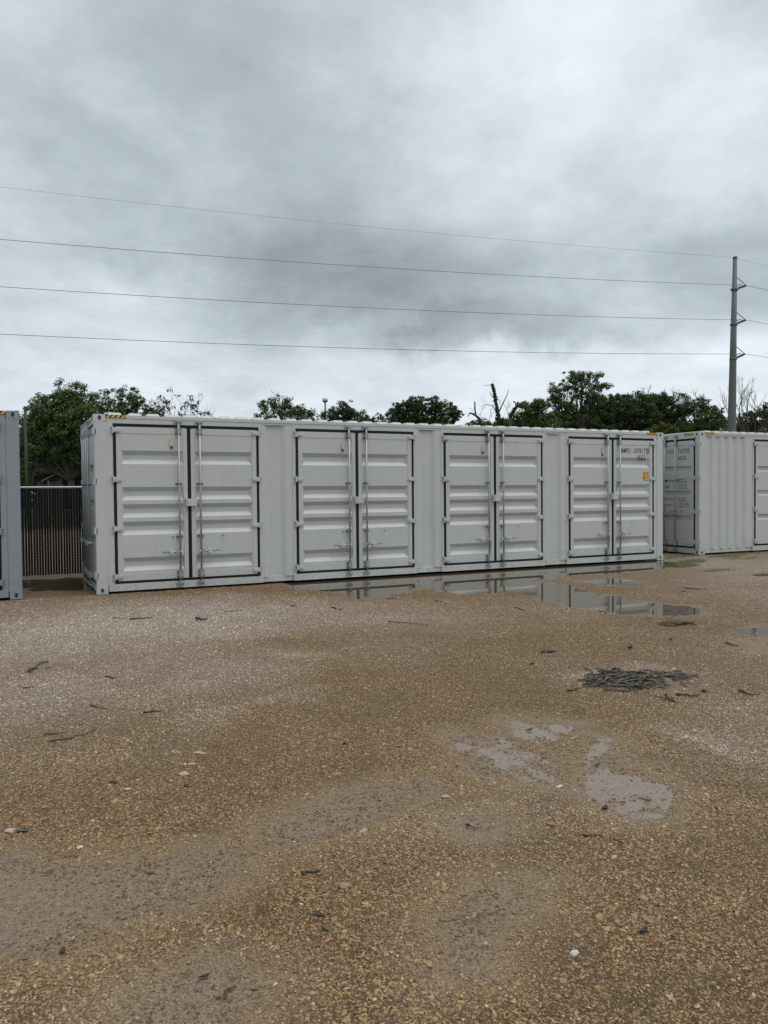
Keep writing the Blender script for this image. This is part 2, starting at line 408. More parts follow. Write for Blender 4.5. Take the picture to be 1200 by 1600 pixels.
def water_mat(name, col, rough, ior=1.33, wave=0.02):
    m, T = new_mat(name)
    geo = T.n('ShaderNodeNewGeometry'); pos = geo.outputs['Position']
    n = T.noise(pos, 3.0, 4, 0.6); n2 = T.noise(pos, 14.0, 3, 0.6)
    c = T.mix(n, c4([v*0.8 for v in col]), c4([v*1.15 for v in col]))
    b = T.n('ShaderNodeBsdfPrincipled', Base_Color=c, Roughness=rough, IOR=ior, Normal=bump(T, n2, wave, 0.004))
    b.inputs['Specular IOR Level'].default_value = 0.5
    finish(T, b)
    return m
m, T = new_mat('standing_water')
geo = T.n('ShaderNodeNewGeometry'); pos = geo.outputs['Position']
nrm_w = bump(T, T.noise(pos, 9.0, 3, 0.6), 0.02, 0.004)
fr = T.n('ShaderNodeFresnel', IOR=1.33, Normal=nrm_w)
gl = T.n('ShaderNodeBsdfGlossy', Color=(1, 1, 1, 1), Roughness=0.012, Normal=nrm_w)
df = T.n('ShaderNodeBsdfDiffuse', Color=T.mix(T.noise(pos, 3.0, 4, 0.6), (0.090, 0.068, 0.043, 1), (0.145, 0.112, 0.072, 1)))
tp = T.n('ShaderNodeBsdfTransparent', Color=(0.80, 0.72, 0.60, 1))
under = T.n('ShaderNodeMixShader', i0=0.42, i1=df.outputs[0], i2=tp.outputs[0])
finish(T, T.n('ShaderNodeMixShader', i0=fr.outputs[0], i1=under.outputs[0], i2=gl.outputs[0]))
WATER = m
m, T = new_mat('silty_film_water')
geo = T.n('ShaderNodeNewGeometry'); pos = geo.outputs['Position']
sn = T.noise(pos, 14.0, 6, 0.7)
nrm_w = bump(T, T.noise(pos, 22.0, 4, 0.6), 0.10, 0.004)
fr = T.n('ShaderNodeFresnel', IOR=1.33, Normal=nrm_w)
gl = T.n('ShaderNodeBsdfGlossy', Color=(1, 1, 1, 1), Roughness=0.10, Normal=nrm_w)
df = T.n('ShaderNodeBsdfDiffuse', Color=T.mix(sn, (0.230, 0.172, 0.122, 1), (0.315, 0.245, 0.185, 1)))
tp = T.n('ShaderNodeBsdfTransparent', Color=(0.85, 0.80, 0.72, 1))
under = T.n('ShaderNodeMixShader', i0=T.m('SUBTRACT', 0.58, T.m('MULTIPLY', sn, 0.60)), i1=df.outputs[0], i2=tp.outputs[0])
finish(T, T.n('ShaderNodeMixShader', i0=fr.outputs[0], i1=under.outputs[0], i2=gl.outputs[0]))
SILTW = m

# ------------------------------------------------------------------ mesh builder
class MB:
    def __init__(s):
        s.v = []; s.f = []; s.mi = []; s.sm = []
    def add(s, vs, fs, mi=0, smooth=False, M=None):
        o = len(s.v)
        if M is not None: vs = [tuple(M @ Vector(v)) for v in vs]
        s.v += [tuple(v) for v in vs]
        s.f += [tuple(i+o for i in f) for f in fs]
        s.mi += [mi]*len(fs); s.sm += [smooth]*len(fs)
        return s
    def box(s, x0, x1, y0, y1, z0, z1, mi=0, M=None):
        vs = [(x0, y0, z0), (x1, y0, z0), (x1, y1, z0), (x0, y1, z0), (x0, y0, z1), (x1, y0, z1), (x1, y1, z1), (x0, y1, z1)]
        fs = [(0, 1, 5, 4), (1, 2, 6, 5), (2, 3, 7, 6), (3, 0, 4, 7), (4, 5, 6, 7), (3, 2, 1, 0)]
        return s.add(vs, fs, mi, False, M)
    def cbox(s, x0, x1, y0, y1, z0, z1, c=0.004, mi=0):
        """box with chamfered vertical and top front edges"""
        loop = [(x0+c, y0), (x1-c, y0), (x1, y0+c), (x1, y1), (x0, y1), (x0, y0+c)]
        n = len(loop)
        vs = [(x, y, z0) for x, y in loop]+[(x, y, z1) for x, y in loop]
        fs = [(i, (i+1) % n, n+(i+1) % n, n+i) for i in range(n)]+[tuple(range(n, 2*n)), tuple(range(n-1, -1, -1))]
        return s.add(vs, fs, mi)
    def quad(s, a, b, c, d, mi=0):
        return s.add([a, b, c, d], [(0, 1, 2, 3)], mi)
    def tube(s, pts, rad, seg=8, mi=0, smooth=True, cap=True):
        pts = [Vector(p) for p in pts]; n = len(pts)
        if isinstance(rad, (int, float)): rad = [rad]*n
        o = []; prev = None
        for i, p in enumerate(pts):
            t = (pts[min(i+1, n-1)]-pts[max(i-1, 0)])
            if t.length < 1e-9: t = Vector((0, 0, 1))
            t.normalize()
            if prev is None:
                a = Vector((0, 0, 1)) if abs(t.z) < 0.9 else Vector((1, 0, 0))
                prev = t.cross(a).normalized()
            nn = (prev-t*prev.dot(t))
            if nn.length < 1e-6: nn = t.orthogonal()
            nn.normalize(); prev = nn
            bb = t.cross(nn)
            for k in range(seg):
                an = 2*PI*k/seg
                o.append(p+nn*(math.cos(an)*rad[i])+bb*(math.sin(an)*rad[i]))
        fs = []
        for i in range(n-1):
            for k in range(seg):
                a = i*seg+k; b2 = i*seg+(k+1) % seg
                fs.append((a, b2, b2+seg, a+seg))
        if cap: fs += [tuple(range(seg-1, -1, -1)), tuple(range((n-1)*seg, n*seg))]
        return s.add(o, fs, mi, smooth)
    def prism(s, poly, z0, z1, mi=0, M=None):
        n = len(poly)
        vs = [(x, y, z0) for x, y in poly]+[(x, y, z1) for x, y in poly]
        fs = [(i, (i+1) % n, n+(i+1) % n, n+i) for i in range(n)]+[tuple(range(n, 2*n)), tuple(range(n-1, -1, -1))]
        return s.add(vs, fs, mi, False, M)
    def mesh(s, name, mats):
        me = bpy.data.meshes.new(name)
        me.from_pydata(s.v, [], s.f)
        for m_ in (mats if isinstance(mats, (list, tuple)) else [mats]): me.materials.append(m_)
        me.polygons.foreach_set('material_index', s.mi)
        me.polygons.foreach_set('use_smooth', s.sm)
        me.update()
        return me
def obj(name, me, parent=None, M=None):
    o = bpy.data.objects.new(name, me)
    COL.objects.link(o)
    if parent is not None: o.parent = parent
    if M is not None: o.matrix_local = M
    return o
def tag(o, label=None, cat=None, group=None, kind=None):
    if label: o['label'] = label
    if cat: o['category'] = cat
    if group: o['group'] = group
    if kind: o['kind'] = kind
    return o
def empty(name, loc, rz=0.0):
    e = bpy.data.objects.new(name, None); COL.objects.link(e)
    e.location = loc; e.rotation_euler = (0, 0, rz); e.empty_display_size = 0.3
    return e
CACHE = {}
def cached(key, fn):
    if key not in CACHE: CACHE[key] = fn()
    return CACHE[key]

# ------------------------------------------------------------------ ground
def axis(a, b, step, lim, g=1.28):
    mid = list(np.arange(a, b+1e-6, step)); s = step; x = b; hi = []
    while x < lim: s *= g; x += s; hi.append(x)
    s = step; x = a; lo = []
    while x > -lim: s *= g; x -= s; lo.append(x)
    return np.array(lo[::-1]+mid+hi)
xs = axis(-5.0, 17.0, 0.055, 1200); ys = axis(-12.6, 4.0, 0.055, 1200)
gx, gy = np.meshgrid(xs, ys)
flat = lambda a: a.reshape(-1)
gx, gy = flat(gx), flat(gy)
cs = fields(gx, gy)
gz = ground_h(gx, gy, cs)
nx, ny = len(xs), len(ys)
me = bpy.data.meshes.new('gravel_ground')
me.vertices.add(nx*ny); me.vertices.foreach_set('co', np.stack([gx, gy, gz], 1).reshape(-1))
ii, jj = np.meshgrid(np.arange(nx-1), np.arange(ny-1)); a = (jj*nx+ii).reshape(-1)
q = np.stack([a, a+1, a+nx+1, a+nx], 1).reshape(-1)
nf = len(a)
me.loops.add(nf*4); me.loops.foreach_set('vertex_index', q)
me.polygons.add(nf); me.polygons.foreach_set('loop_start', np.arange(0, nf*4, 4)); me.polygons.foreach_set('loop_total', np.full(nf, 4))
me.polygons.foreach_set('use_smooth', np.ones(nf, bool))
def vattr(me, name, arr):
    at_ = me.attributes.new(name, 'FLOAT', 'POINT'); at_.data.foreach_set('value', np.asarray(arr, np.float32))
vattr(me, 'dry', dryness(gx, gy))
siltv = np.maximum(sstep(cs[1], -0.30, 0.05), 0.8*sstep(cs[0], -0.1, 0.25))
vattr(me, 'silt', siltv)
dcam = np.hypot(gx-CAM[0], gy-CAM[1])
gmask = sstep(gy+(fbm(gx, gy, 0.3, 77)-0.5)*6, 22, 27)
vattr(me, 'grass', gmask)
me.materials.append(GRAVEL); me.update(); me.validate()
tag(obj('ground', me), kind='structure')

# water sheets
def water(name, pts, mat, z=0.0, grow=0.35, label=None):
    mb = MB(); c = np.mean(pts, 0)
    P = [tuple(np.array(p)+(np.array(p)-c)/max(np.linalg.norm(np.array(p)-c), 1e-6)*grow) for p in pts]
    mb.add([(x, y, z) for x, y in P], [tuple(range(len(P)))])
    o = obj(name, mb.mesh(name, mat)); tag(o, label, kind='structure')
    return o
for k, p in enumerate(CLEAR):
    x0, x1 = min(q_[0] for q_ in p)-0.5, max(q_[0] for q_ in p)+0.5; y0, y1 = min(q_[1] for q_ in p)-0.4, max(q_[1] for q_ in p)+0.5
    if k == 1: continue
    if k == 2: x0 = max(x0, 6.0)
    if k == 0: x0 = max(x0, 1.2)
    if k == 3: x0, x1 = -1.6, 0.6
    water('puddle', [(x0, y0), (x1, y0), (x1, y1), (x0, y1)], WATER, -0.0080-0.0005*k, 0.0)
for k, p in enumerate(SILT):
    if k not in (0, 1, 2): continue
    x0, x1 = min(q_[0] for q_ in p)-0.15, max(q_[0] for q_ in p)+0.15; y0, y1 = min(q_[1] for q_ in p)-0.15, max(q_[1] for q_ in p)+0.15
    water('puddle', [(x0, y0), (x1, y0), (x1, y1), (x0, y1)], WATER if k == 9 else SILTW, (-0.0034, -0.0058, -0.0040)[k], 0.0)

# loose stones over the sheet: geometry nodes instances
def gravel_points():
    rg = np.random.default_rng(5)
    half = math.radians(36)
    N = 640000
    th = YAW+rg.uniform(-half, half, N)
    d0, d1 = 1.9, 16.0
    dd = d0+(d1-d0)*rg.random(N)
    dens = np.where(dd < 4.5, 9800.0, 9800.0*(4.5/dd)**1.75)*(1-sstep(dd, 13, 16))
    w = dens*dd; w /= w.max()
    keep = rg.random(N) < w*0.98
    th, dd = th[keep], dd[keep]
    x = CAM[0]+np.sin(th)*dd; y = CAM[1]+np.cos(th)*dd
    clear, silt = fields(x, y)
    patch = fbm(x, y, 2.2, 91)
    pk = 0.45+0.75*sstep(patch, 0.35, 0.65)
    pk *= 1-0.84*sstep(silt, -0.25, 0.30)*(0.7+0.6*vnoise(x, y, 3.1, 19)).clip(0, 1.12)
    pk *= 1-0.95*sstep(clear, -0.10, 0.16)
    pk *= np.where(y > -0.02, 0.0, 1.0)
    keep = rg.random(len(x)) < pk
    x, y, dd, silt = x[keep], y[keep], dd[keep], silt[keep]
    n = len(x)
    size = 0.0033*np.exp(rg.normal(0, 0.34, n))*(0.85+0.4*fbm(x, y, 3.0, 93))
    bigs = rg.random(n) < 0.003
    size = np.where(bigs, size*rg.uniform(1.6, 2.6, n), size)
    size *= 1+0.05*np.clip(dd-5, 0, 8)
    size = np.minimum(size, 0.017)
    z = ground_h(x, y)+size*0.15
    tint = np.clip(rg.normal(0.46, 0.17, n), 0, 1)
    tint = np.where(rg.random(n) < 0.012, rg.uniform(0.85, 1.0, n), tint)
    ps = sstep(silt, -0.05, 0.05)
    tint = tint*(1-ps*0.8*(rg.random(n) < 0.8))
    return x, y, z, size, tint, np.clip(dryness(x, y)+rg.normal(0, 0.12, n), 0, 1)
x, y, z, size, tint, dry = gravel_points()
me = bpy.data.meshes.new('loose_gravel')
me.vertices.add(len(x)); me.vertices.foreach_set('co', np.stack([x, y, z], 1).reshape(-1))
vattr(me, 'size', size); vattr(me, 'tint', tint); vattr(me, 'dry', dry)
grav = tag(obj('gravel', me), kind='stuff')
ng = bpy.data.node_groups.new('gravel_scatter', 'GeometryNodeTree')
ng.interface.new_socket('Geometry', in_out='INPUT', socket_type='NodeSocketGeometry')
ng.interface.new_socket('Geometry', in_out='OUTPUT', socket_type='NodeSocketGeometry')
L = ng.links.new
gi = ng.nodes.new('NodeGroupInput'); go = ng.nodes.new('NodeGroupOutput')
gti = ng.nodes.new('GeometryNodeGeometryToInstance')
for k in range(6):
    ico = ng.nodes.new('GeometryNodeMeshIcoSphere'); ico.inputs['Radius'].default_value = 1.0; ico.inputs['Subdivisions'].default_value = 2
    pos_ = ng.nodes.new('GeometryNodeInputPosition')
    nz = ng.nodes.new('ShaderNodeTexNoise'); nz.inputs['Scale'].default_value = 0.95; nz.inputs['Detail'].default_value = 1
    off = ng.nodes.new('ShaderNodeVectorMath'); off.operation = 'ADD'; off.inputs[1].default_value = (k*5.1, k*2.3, k*3.7)
    L(pos_.outputs[0], off.inputs[0]); L(off.outputs[0], nz.inputs['Vector'])
    sub = ng.nodes.new('ShaderNodeVectorMath'); sub.operation = 'SUBTRACT'; sub.inputs[1].default_value = (0.5, 0.5, 0.5)
    L(nz.outputs['Color'], sub.inputs[0])
    sc_ = ng.nodes.new('ShaderNodeVectorMath'); sc_.operation = 'SCALE'; sc_.inputs['Scale'].default_value = 1.7
    L(sub.outputs[0], sc_.inputs[0])
    sp_ = ng.nodes.new('GeometryNodeSetPosition'); L(ico.outputs[0], sp_.inputs['Geometry']); L(sc_.outputs[0], sp_.inputs['Offset'])
    tr_ = ng.nodes.new('GeometryNodeTransform'); tr_.inputs['Scale'].default_value = [(1.25, 0.85, 0.55), (1.0, 1.0, 0.62), (1.5, 0.8, 0.5), (1.1, 0.8, 0.75), (0.95, 1.2, 0.45), (1.7, 0.9, 0.38)][k]
    L(sp_.outputs[0], tr_.inputs['Geometry'])
    sm_ = ng.nodes.new('GeometryNodeSetMaterial'); sm_.inputs['Material'].default_value = PEBBLE
    L(tr_.outputs[0], sm_.inputs['Geometry'])
    L(sm_.outputs[0], gti.inputs[0])
iop = ng.nodes.new('GeometryNodeInstanceOnPoints')
L(gi.outputs[0], iop.inputs['Points']); L(gti.outputs[0], iop.inputs['Instance']); iop.inputs['Pick Instance'].default_value = True
ri = ng.nodes.new('FunctionNodeRandomValue'); ri.data_type = 'INT'; ri.inputs['Min'].default_value = 0 if False else 0
for s_ in ri.inputs:
    if s_.name == 'Max' and s_.type == 'INT': s_.default_value = 5
    if s_.name == 'Min' and s_.type == 'INT': s_.default_value = 0
L([o_ for o_ in ri.outputs if o_.type == 'INT'][0], iop.inputs['Instance Index'])
rr = ng.nodes.new('FunctionNodeRandomValue'); rr.data_type = 'FLOAT_VECTOR'
vec_in = [s_ for s_ in rr.inputs if s_.type == 'VECTOR']
vec_in[0].default_value = (-0.35, -0.35, 0); vec_in[1].default_value = (0.35, 0.35, 6.28)
L([o_ for o_ in rr.outputs if o_.type == 'VECTOR'][0], iop.inputs['Rotation'])
na = ng.nodes.new('GeometryNodeInputNamedAttribute'); na.data_type = 'FLOAT'; na.inputs['Name'].default_value = 'size'
L(na.outputs[0], iop.inputs['Scale'])
L(iop.outputs[0], go.inputs[0])
mod = grav.modifiers.new('scatter', 'NODES'); mod.node_group = ng

# ------------------------------------------------------------------ containers
CL, CW, CH = 12.192, 2.438, 2.896
def face_with_hole(mb, w, h, rx, ry, M, depth=0.05, cy=None, seg=14, mi=0, hmi=1):
    """rect in local XZ (y=0 front, +y in) with an oval recess"""
    cx = w/2; cz = h/2 if cy is None else cy
    ring = [(cx+rx*math.cos(2*PI*k/seg), cz+ry*math.sin(2*PI*k/seg)) for k in range(seg)]
    outer = []
    for k in range(seg):
        a_ = 2*PI*k/seg; c_, s_ = math.cos(a_), math.sin(a_)
        t = min((w/2)/abs(c_) if abs(c_) > 1e-6 else 9, ((h-cz) if s_ > 0 else cz)/abs(s_) if abs(s_) > 1e-6 else 9)
        outer.append((cx+c_*t, cz+s_*t))
    cor = [(w, h), (0, h), (0, 0), (w, 0)]
    vs = [(x_, 0, z_) for x_, z_ in ring]+[(x_, 0, z_) for x_, z_ in outer]+[(x_, depth, z_) for x_, z_ in ring]+[(x_, 0, z_) for x_, z_ in cor]
    fs = []; fh = []
    for k in range(seg):
        k2 = (k+1) % seg
        o1, o2 = outer[k], outer[k2]
        ci = None
        if abs(o1[0]-o2[0]) > 1e-6 and abs(o1[1]-o2[1]) > 1e-6:
            ci = min(range(4), key=lambda q_: (cor[q_][0]-(o1[0]+o2[0])/2)**2+(cor[q_][1]-(o1[1]+o2[1])/2)**2)
        if ci is None: fs.append((k, seg+k, seg+k2, k2))
        else: fs.append((k, seg+k, 3*seg+ci, seg+k2, k2))
        fh.append((k, k2, 2*seg+k2, 2*seg+k))
    mb.add(vs, fs, mi, False, M)
    mb.add(vs, fh+[tuple(range(2*seg, 3*seg))], hmi, False, M)

def casting_mesh(dx, dy, top):
    """corner casting; dx, dy = +1/-1 say on which side the outer faces lie"""
    def fn():
        mb = MB(); w, d, h = 0.178, 0.162, 0.118; e = 0.004
        mb.box(e, w-e, e, d-e, e if not top else 0.0, h-e if top else h)
        # front (y=0) and outer side face
        face_with_hole(mb, w, h, 0.026, 0.038, Matrix.Identity(4), 0.003)
        Ms = Matrix.Translation((0, d, 0)) @ Matrix.Rotation(-PI/2, 4, 'Z')
        face_with_hole(mb, d, h, 0.024, 0.036, Ms, 0.003)
        mb.quad((0, 0, h), (w, 0, h), (w, d, h), (0, d, h)); mb.quad((0, d, 0), (w, d, 0), (w, 0, 0), (0, 0, 0))
        mb.quad((w, 0, 0), (w, d, 0), (w, d, h), (w, 0, h)); mb.quad((w, d, 0), (0, d, 0), (0, d, h), (w, d, h))
        return mb
    return fn
def band_pocket(mb, x0, x1, z0, z1, y, depth, sz=0.07, sx=0.05):
    O = [(x0, y, z0), (x1, y, z0), (x1, y, z1), (x0, y, z1)]
    I = [(x0+sx, y+depth, z0+sz), (x1-sx, y+depth, z0+sz), (x1-sx, y+depth, z1-sz), (x0+sx, y+depth, z1-sz)]
    for k in range(4):
        k2 = (k+1) % 4
        mb.quad(O[k], O[k2], I[k2], I[k])
    mb.quad(*I)
def leaf_mesh(w, z0, z1, bands, hinge_left, stile=0.078, inner=0.068, sz=0.07, key=None):
    """door leaf, x 0..w, front plane y=0"""
    mb = MB()
    a, b = (stile, w-inner) if hinge_left else (inner, w-stile)
    t = 0.064
    mb.box(0, a, 0, t, z0, z1); mb.box(b, w, 0, t, z0, z1)
    zt = z1-0.105; zb = z0+0.105
    mb.box(a, b, 0.001, t, zt, z1); mb.box(a, b, 0.001, t, z0, zb)
    y = 0.007
    edges = [zb]
    bs = sorted(bands)
    zc_ = zb
    for (q0, q1) in bs:
        mb.quad((a, y, zc_), (b, y, zc_), (b, y, q0), (a, y, q0))
        band_pocket(mb, a, b, q0, q1, y, 0.050, sz)
        zc_ = q1
    mb.quad((a, y, zc_), (b, y, zc_), (b, y, zt), (a, y, zt))
    mb.quad((a, t, zb), (a, t, zt), (b, t, zt), (b, t, zb))
    # pressed-in lip line below the top rail
    return mb
def hinge_mb(left):
    mb = MB(); s = 1 if left else -1
    h = 0.052
    def P(poly): return [(x_*s, z_) for x_, z_ in poly]
    M = Matrix(((1, 0, 0, 0), (0, 0, 1, 0), (0, 1, 0, 0), (0, 0, 0, 1)))
    def plate(poly, y0, y1):
        pl = P(poly)
        n = len(pl)
        vs = [(x_, y0, z_) for x_, z_ in pl]+[(x_, y1, z_) for x_, z_ in pl]
        fs = [(i, (i+1) % n, n+(i+1) % n, n+i) for i in range(n)]+[tuple(range(n)), tuple(range(2*n-1, n-1, -1))]
        mb.add(vs, fs)
    # lug on the frame: two knuckles
    plate([(-0.060, -h), (-0.020, -h), (-0.020, -h+0.014), (-0.060, -h+0.014)], -0.030, 0.004)
    plate([(-0.060, h-0.014), (-0.020, h-0.014), (-0.020, h), (-0.060, h)], -0.030, 0.004)
    plate([(-0.060, -h), (-0.050, -h), (-0.050, h), (-0.060, h)], -0.012, 0.004)
    mb.tube([(-0.033*s, -0.020, -h-0.004), (-0.033*s, -0.020, h+0.004)], 0.009, 8)
    # blade across the gasket, tapered to the leaf
    plate([(-0.030, -h+0.016), (0.060, -h+0.012), (0.095, -h+0.022), (0.095, h-0.034), (0.050, h-0.020), (0.034, h-0.008), (-0.030, h-0.016)], -0.024, -0.012)
    plate([(0.010, -0.022), (0.085, -0.018), (0.085, 0.008), (0.010, 0.018)], -0.031, -0.024)
    plate([(0.040, -h+0.018), (0.095, -h+0.022), (0.095, h-0.034), (0.040, h-0.022)], -0.012, 0.001)
    return mb
def rod_mb(z0, z1, brackets, clips):
    mb = MB(); y = -0.047
    mb.tube([(0, y, z0+0.03), (0, y, z1-0.03)], 0.0165, 10)
    for zc_, s_ in ((z0, 1), (z1, -1)):      # cams and keepers
        mb.box(-0.014, 0.014, y-0.020, y+0.022, zc_-0.004, zc_+0.042) if s_ > 0 else mb.box(-0.014, 0.014, y-0.020, y+0.022, zc_-0.042, zc_+0.004)
        for sx in (-1, 1):
            mb.box(sx*0.046-0.013, sx*0.046+0.013, -0.040, 0.0, zc_-0.020, zc_+0.020)
            mb.tube([(sx*0.040, -0.034, zc_), (sx*0.018, y-0.014, zc_+0.010*s_)], 0.011, 6)
        mb.box(-0.050, 0.050, -0.010, 0.001, zc_-0.028, zc_+0.028)
    return mb
def bracket_mb(h):
    mb = MB()
    mb.box(-0.055, -0.026, -0.008, 0.001, -h/2, h/2); mb.box(0.026, 0.055, -0.008, 0.001, -h/2, h/2)
    mb.prism([(-0.028, -0.008), (-0.024, -0.060), (-0.012, -0.070), (0.012, -0.070), (0.024, -0.060), (0.028, -0.008)], -h/2+0.006, h/2-0.006)
    for sx in (-0.041, 0.041):
        for sz_ in ((-h/2+0.016, h/2-0.016) if h > 0.05 else (0,)):
            mb.tube([(sx, 0, sz_), (sx, -0.017, sz_)], 0.0105, 6, 1 if h > 0.05 else 0)  # bolts of tall brackets coloured dark to stand in for shadow
    return mb
def handle_mb(s):
    """horizontal handle; s=-1 points to -x"""
    mb = MB()
    mb.tube([(0, -0.052, 0), (0.05*s, -0.064, -0.002), (0.13*s, -0.070, -0.006), (0.30*s, -0.066, -0.003)], [0.017, 0.016, 0.014, 0.011], 8)
    mb.box(min(0.02*s, 0.062*s), max(0.02*s, 0.062*s), -0.085, -0.038, -0.020, 0.024)
    mb.tube([(-0.004*s, -0.055, 0.012), (-0.045*s, -0.05, -0.075), (-0.052*s, -0.03, -0.17)], [0.010, 0.007, 0.006], 6)
    return mb
def hasp_mb(s):
    mb = MB()
    x = 0.145*s
    mb.tube([(x, 0.001, 0.0), (x, -0.078, 0.0)], 0.012, 8)
    mb.box(x-0.022, x+0.022, -0.088, -0.078, -0.006, 0.034)
    mb.tube([(x-0.018, -0.084, -0.008), (x-0.014, -0.088, -0.032), (x+0.004, -0.088, -0.042), (x+0.018, -0.086, -0.028), (x+0.02, -0.084, -0.010)], 0.005, 6)
    mb.box(x-0.03, x+0.03, -0.004, 0.001, -0.05, 0.05)
    return mb
def gasket_mb(w, z0, z1, bw=0.052, cw=0.060):
    mb = MB(); y0, y1 = 0.002, 0.040
    mb.box(0, w, y0, y1, z1-bw, z1); mb.box(0, w, y0, y1, z0, z0+bw*0.85)
    mb.box(0, bw, y0, y1, z0+bw*0.85, z1-bw); mb.box(w-bw, w, y0, y1, z0+bw*0.85, z1-bw)
    mb.box(w/2-cw/2, w/2+cw/2, y0-0.003, y1, z0+0.004, z1-0.004)
    mb.box(w/2-cw*0.9, w/2+cw*0.9, y0-0.006, y0, z1-bw-0.004, z1-0.01)
    return mb
def vent_mb():
    mb = MB()
    mb.box(-0.034, 0.034, -0.006, 0.001, -0.085, 0.085)
    mb.box(-0.026, 0.026, -0.024, -0.006, -0.030, 0.070)
    for k in range(4): mb.box(-0.026, 0.026, -0.018+0.002*k, -0.006, -0.040-k*0.010, -0.035-k*0.010, 1)
    for sx in (-0.022, 0.022):
        for sz_ in (-0.077, 0.079): mb.tube([(sx, -0.006, sz_), (sx, -0.010, sz_)], 0.005, 6, 1)
    return mb

ZB, ZT = 0.150, 2.755
B5 = [(2.100, 2.318), (1.508, 1.724), (1.225, 1.442), (0.940, 1.157), (0.353, 0.569)]
B3 = [(1.966, 2.107), (1.377, 1.519), (0.785, 0.930)]
def font_mesh(txt, h, sx, mat, key):
    def fn():
        cu = bpy.data.curves.new('stencil', 'FONT'); cu.body = txt; cu.size = h/0.70; cu.extrude = 0.0006; cu.resolution_u = 2
        cu.offset = 0.0022 if h > 0.07 else 0.0008
        cu.space_character = 1.28
        o = bpy.data.objects.new('tmp', cu); COL.objects.link(o)
        dg = bpy.context.evaluated_depsgraph_get()
        me_ = bpy.data.meshes.new_from_object(o.evaluated_get(dg))
        bpy.data.objects.remove(o)
        M = Matrix(((sx, 0, 0, 0), (0, 0, -1, 0), (0, 1, 0, 0), (0, 0, 0, 1)))
        me_.transform(M)
        me_.materials.clear(); me_.materials.append(mat)
        return me_
    return cached(('font', txt, h, sx, key), fn)
def put_text(parent, txt, x, z, h, sx, mat=None, name='lettering', y=-0.0015, width=None):
    me_ = font_mesh(txt, h, sx, mat or BLACKP, (mat or BLACKP).name)
    if width:
        xsv = [v.co.x for v in me_.vertices]; cur = max(xsv)-min(xsv)
        me_ = font_mesh(txt, h, sx*width/cur, mat or BLACKP, (mat or BLACKP).name)
    return obj(name, me_, parent, Matrix.Translation((x, y, z)))

def door_pair(root, M, w, bands, rods, rod_z, paint, tagk, vent=True, lockbox=True, sz=0.07, handle_z=0.648, hinges=(2.65, 1.85, 1.05, 0.268), texts=None, knobs=True):
    """gasket and two leaves; local frame x right, y in, z up; M places the pair's left bottom corner"""
    g = obj('gasket', cached(('gasket', round(w, 3)), lambda: gasket_mb(w, ZB, ZT).mesh('gasket', RUBBER)), root, M)
    lw = w/2-0.048-0.027
    leaves = []
    for side in (0, 1):
        x0 = 0.048 if side == 0 else w/2+0.027
        name = 'door'
        lm = cached(('leaf', round(w, 3), tagk, len(bands), side, paint.name), lambda: leaf_mesh(lw, ZB+0.044, ZT-0.052, bands, side == 0, sz=sz).mesh('door_leaf', paint))
        leaf = obj(name, lm, root, M @ Matrix.Translation((x0, -0.001, 0)))
        leaves.append(leaf)
        hx = 0 if side == 0 else lw
        off = -0.048 if side == 0 else 0.048
        for hz in hinges:
            obj('hinge', cached(('hinge', side, paint.name), lambda: hinge_mb(side == 0).mesh('hinge', paint)), leaf, Matrix.Translation((hx+off*0.4, 0, hz)))
        cxl = w/2-x0      # seam in leaf coordinates
        for rd in rods:
            rx = cxl-rd if side == 0 else cxl+rd
            if not (0 < rx < lw): continue
            obj('lock_rod', cached(('rod', rod_z), lambda: rod_mb(rod_z[0], rod_z[1], None, None).mesh('lock_rod', GALV)), leaf, Matrix.Translation((rx, 0, 0)))
            for bz in (2.655, 0.262):
                obj('rod_bracket', cached(('brk', 1), lambda: bracket_mb(0.115).mesh('rod_bracket', [GALV, DARKM])), leaf, Matrix.Translation((rx, 0, bz)))
            for bz in (1.775, 0.894):
                obj('rod_clip', cached(('brk', 0, paint.name), lambda: bracket_mb(0.032).mesh('rod_clip', GALVD)), leaf, Matrix.Translation((rx, 0, bz)))
            s = -1 if side == 0 else 1
            if len(rods) > 1 and rd < 0.3: s = s      # cargo doors: both handles point outward
            hs = s
            obj('handle', cached(('handle', hs), lambda: handle_mb(hs).mesh('handle', GALV)), leaf, Matrix.Translation((rx, 0, handle_z)))
            obj('handle_catch', cached(('hasp', hs), lambda: hasp_mb(hs).mesh('handle_catch', ZINC)), leaf, Matrix.Translation((rx, 0, handle_z)))
        if vent and side == 0:
            obj('vent', cached('vent', lambda: vent_mb().mesh('vent', [CREAM, DARKM])), leaf, Matrix.Translation((cxl-0.285, 0.007, 2.43)))
        if knobs:
            kx = cxl-0.29 if side == 0 else cxl+0.55
            def kf():
                mb = MB(); mb.tube([(0, 0.008, 0), (0.012, -0.03, 0.008), (0.030, -0.045, 0.018)], 0.006, 6); mb.box(-0.012, 0.012, 0.003, 0.008, -0.012, 0.012); return mb.mesh('door_stay', GALV)
            obj('door_stay', cached('knob', kf), leaf, Matrix.Translation((kx, 0, 0.885)))
    if lockbox:
        def lb():
            mb = MB(); mb.cbox(-0.045, 0.105, -0.075, -0.004, -0.062, 0.062, 0.010); mb.box(-0.075, -0.045, -0.055, -0.004, -0.075, 0.072); mb.box(-0.070, -0.050, -0.080, -0.055, -0.060, 0.050)
            return mb.mesh('lock_box', paint)
        obj('lock_box', cached(('lb', paint.name), lb), leaves[1], Matrix.Translation((-0.027, 0, 1.462)))
    for (side, txt, x, z, h, width) in (texts or []):
        put_text(leaves[side], txt, x, z, h, 0.6, width=width, y=0.0055)
    return leaves

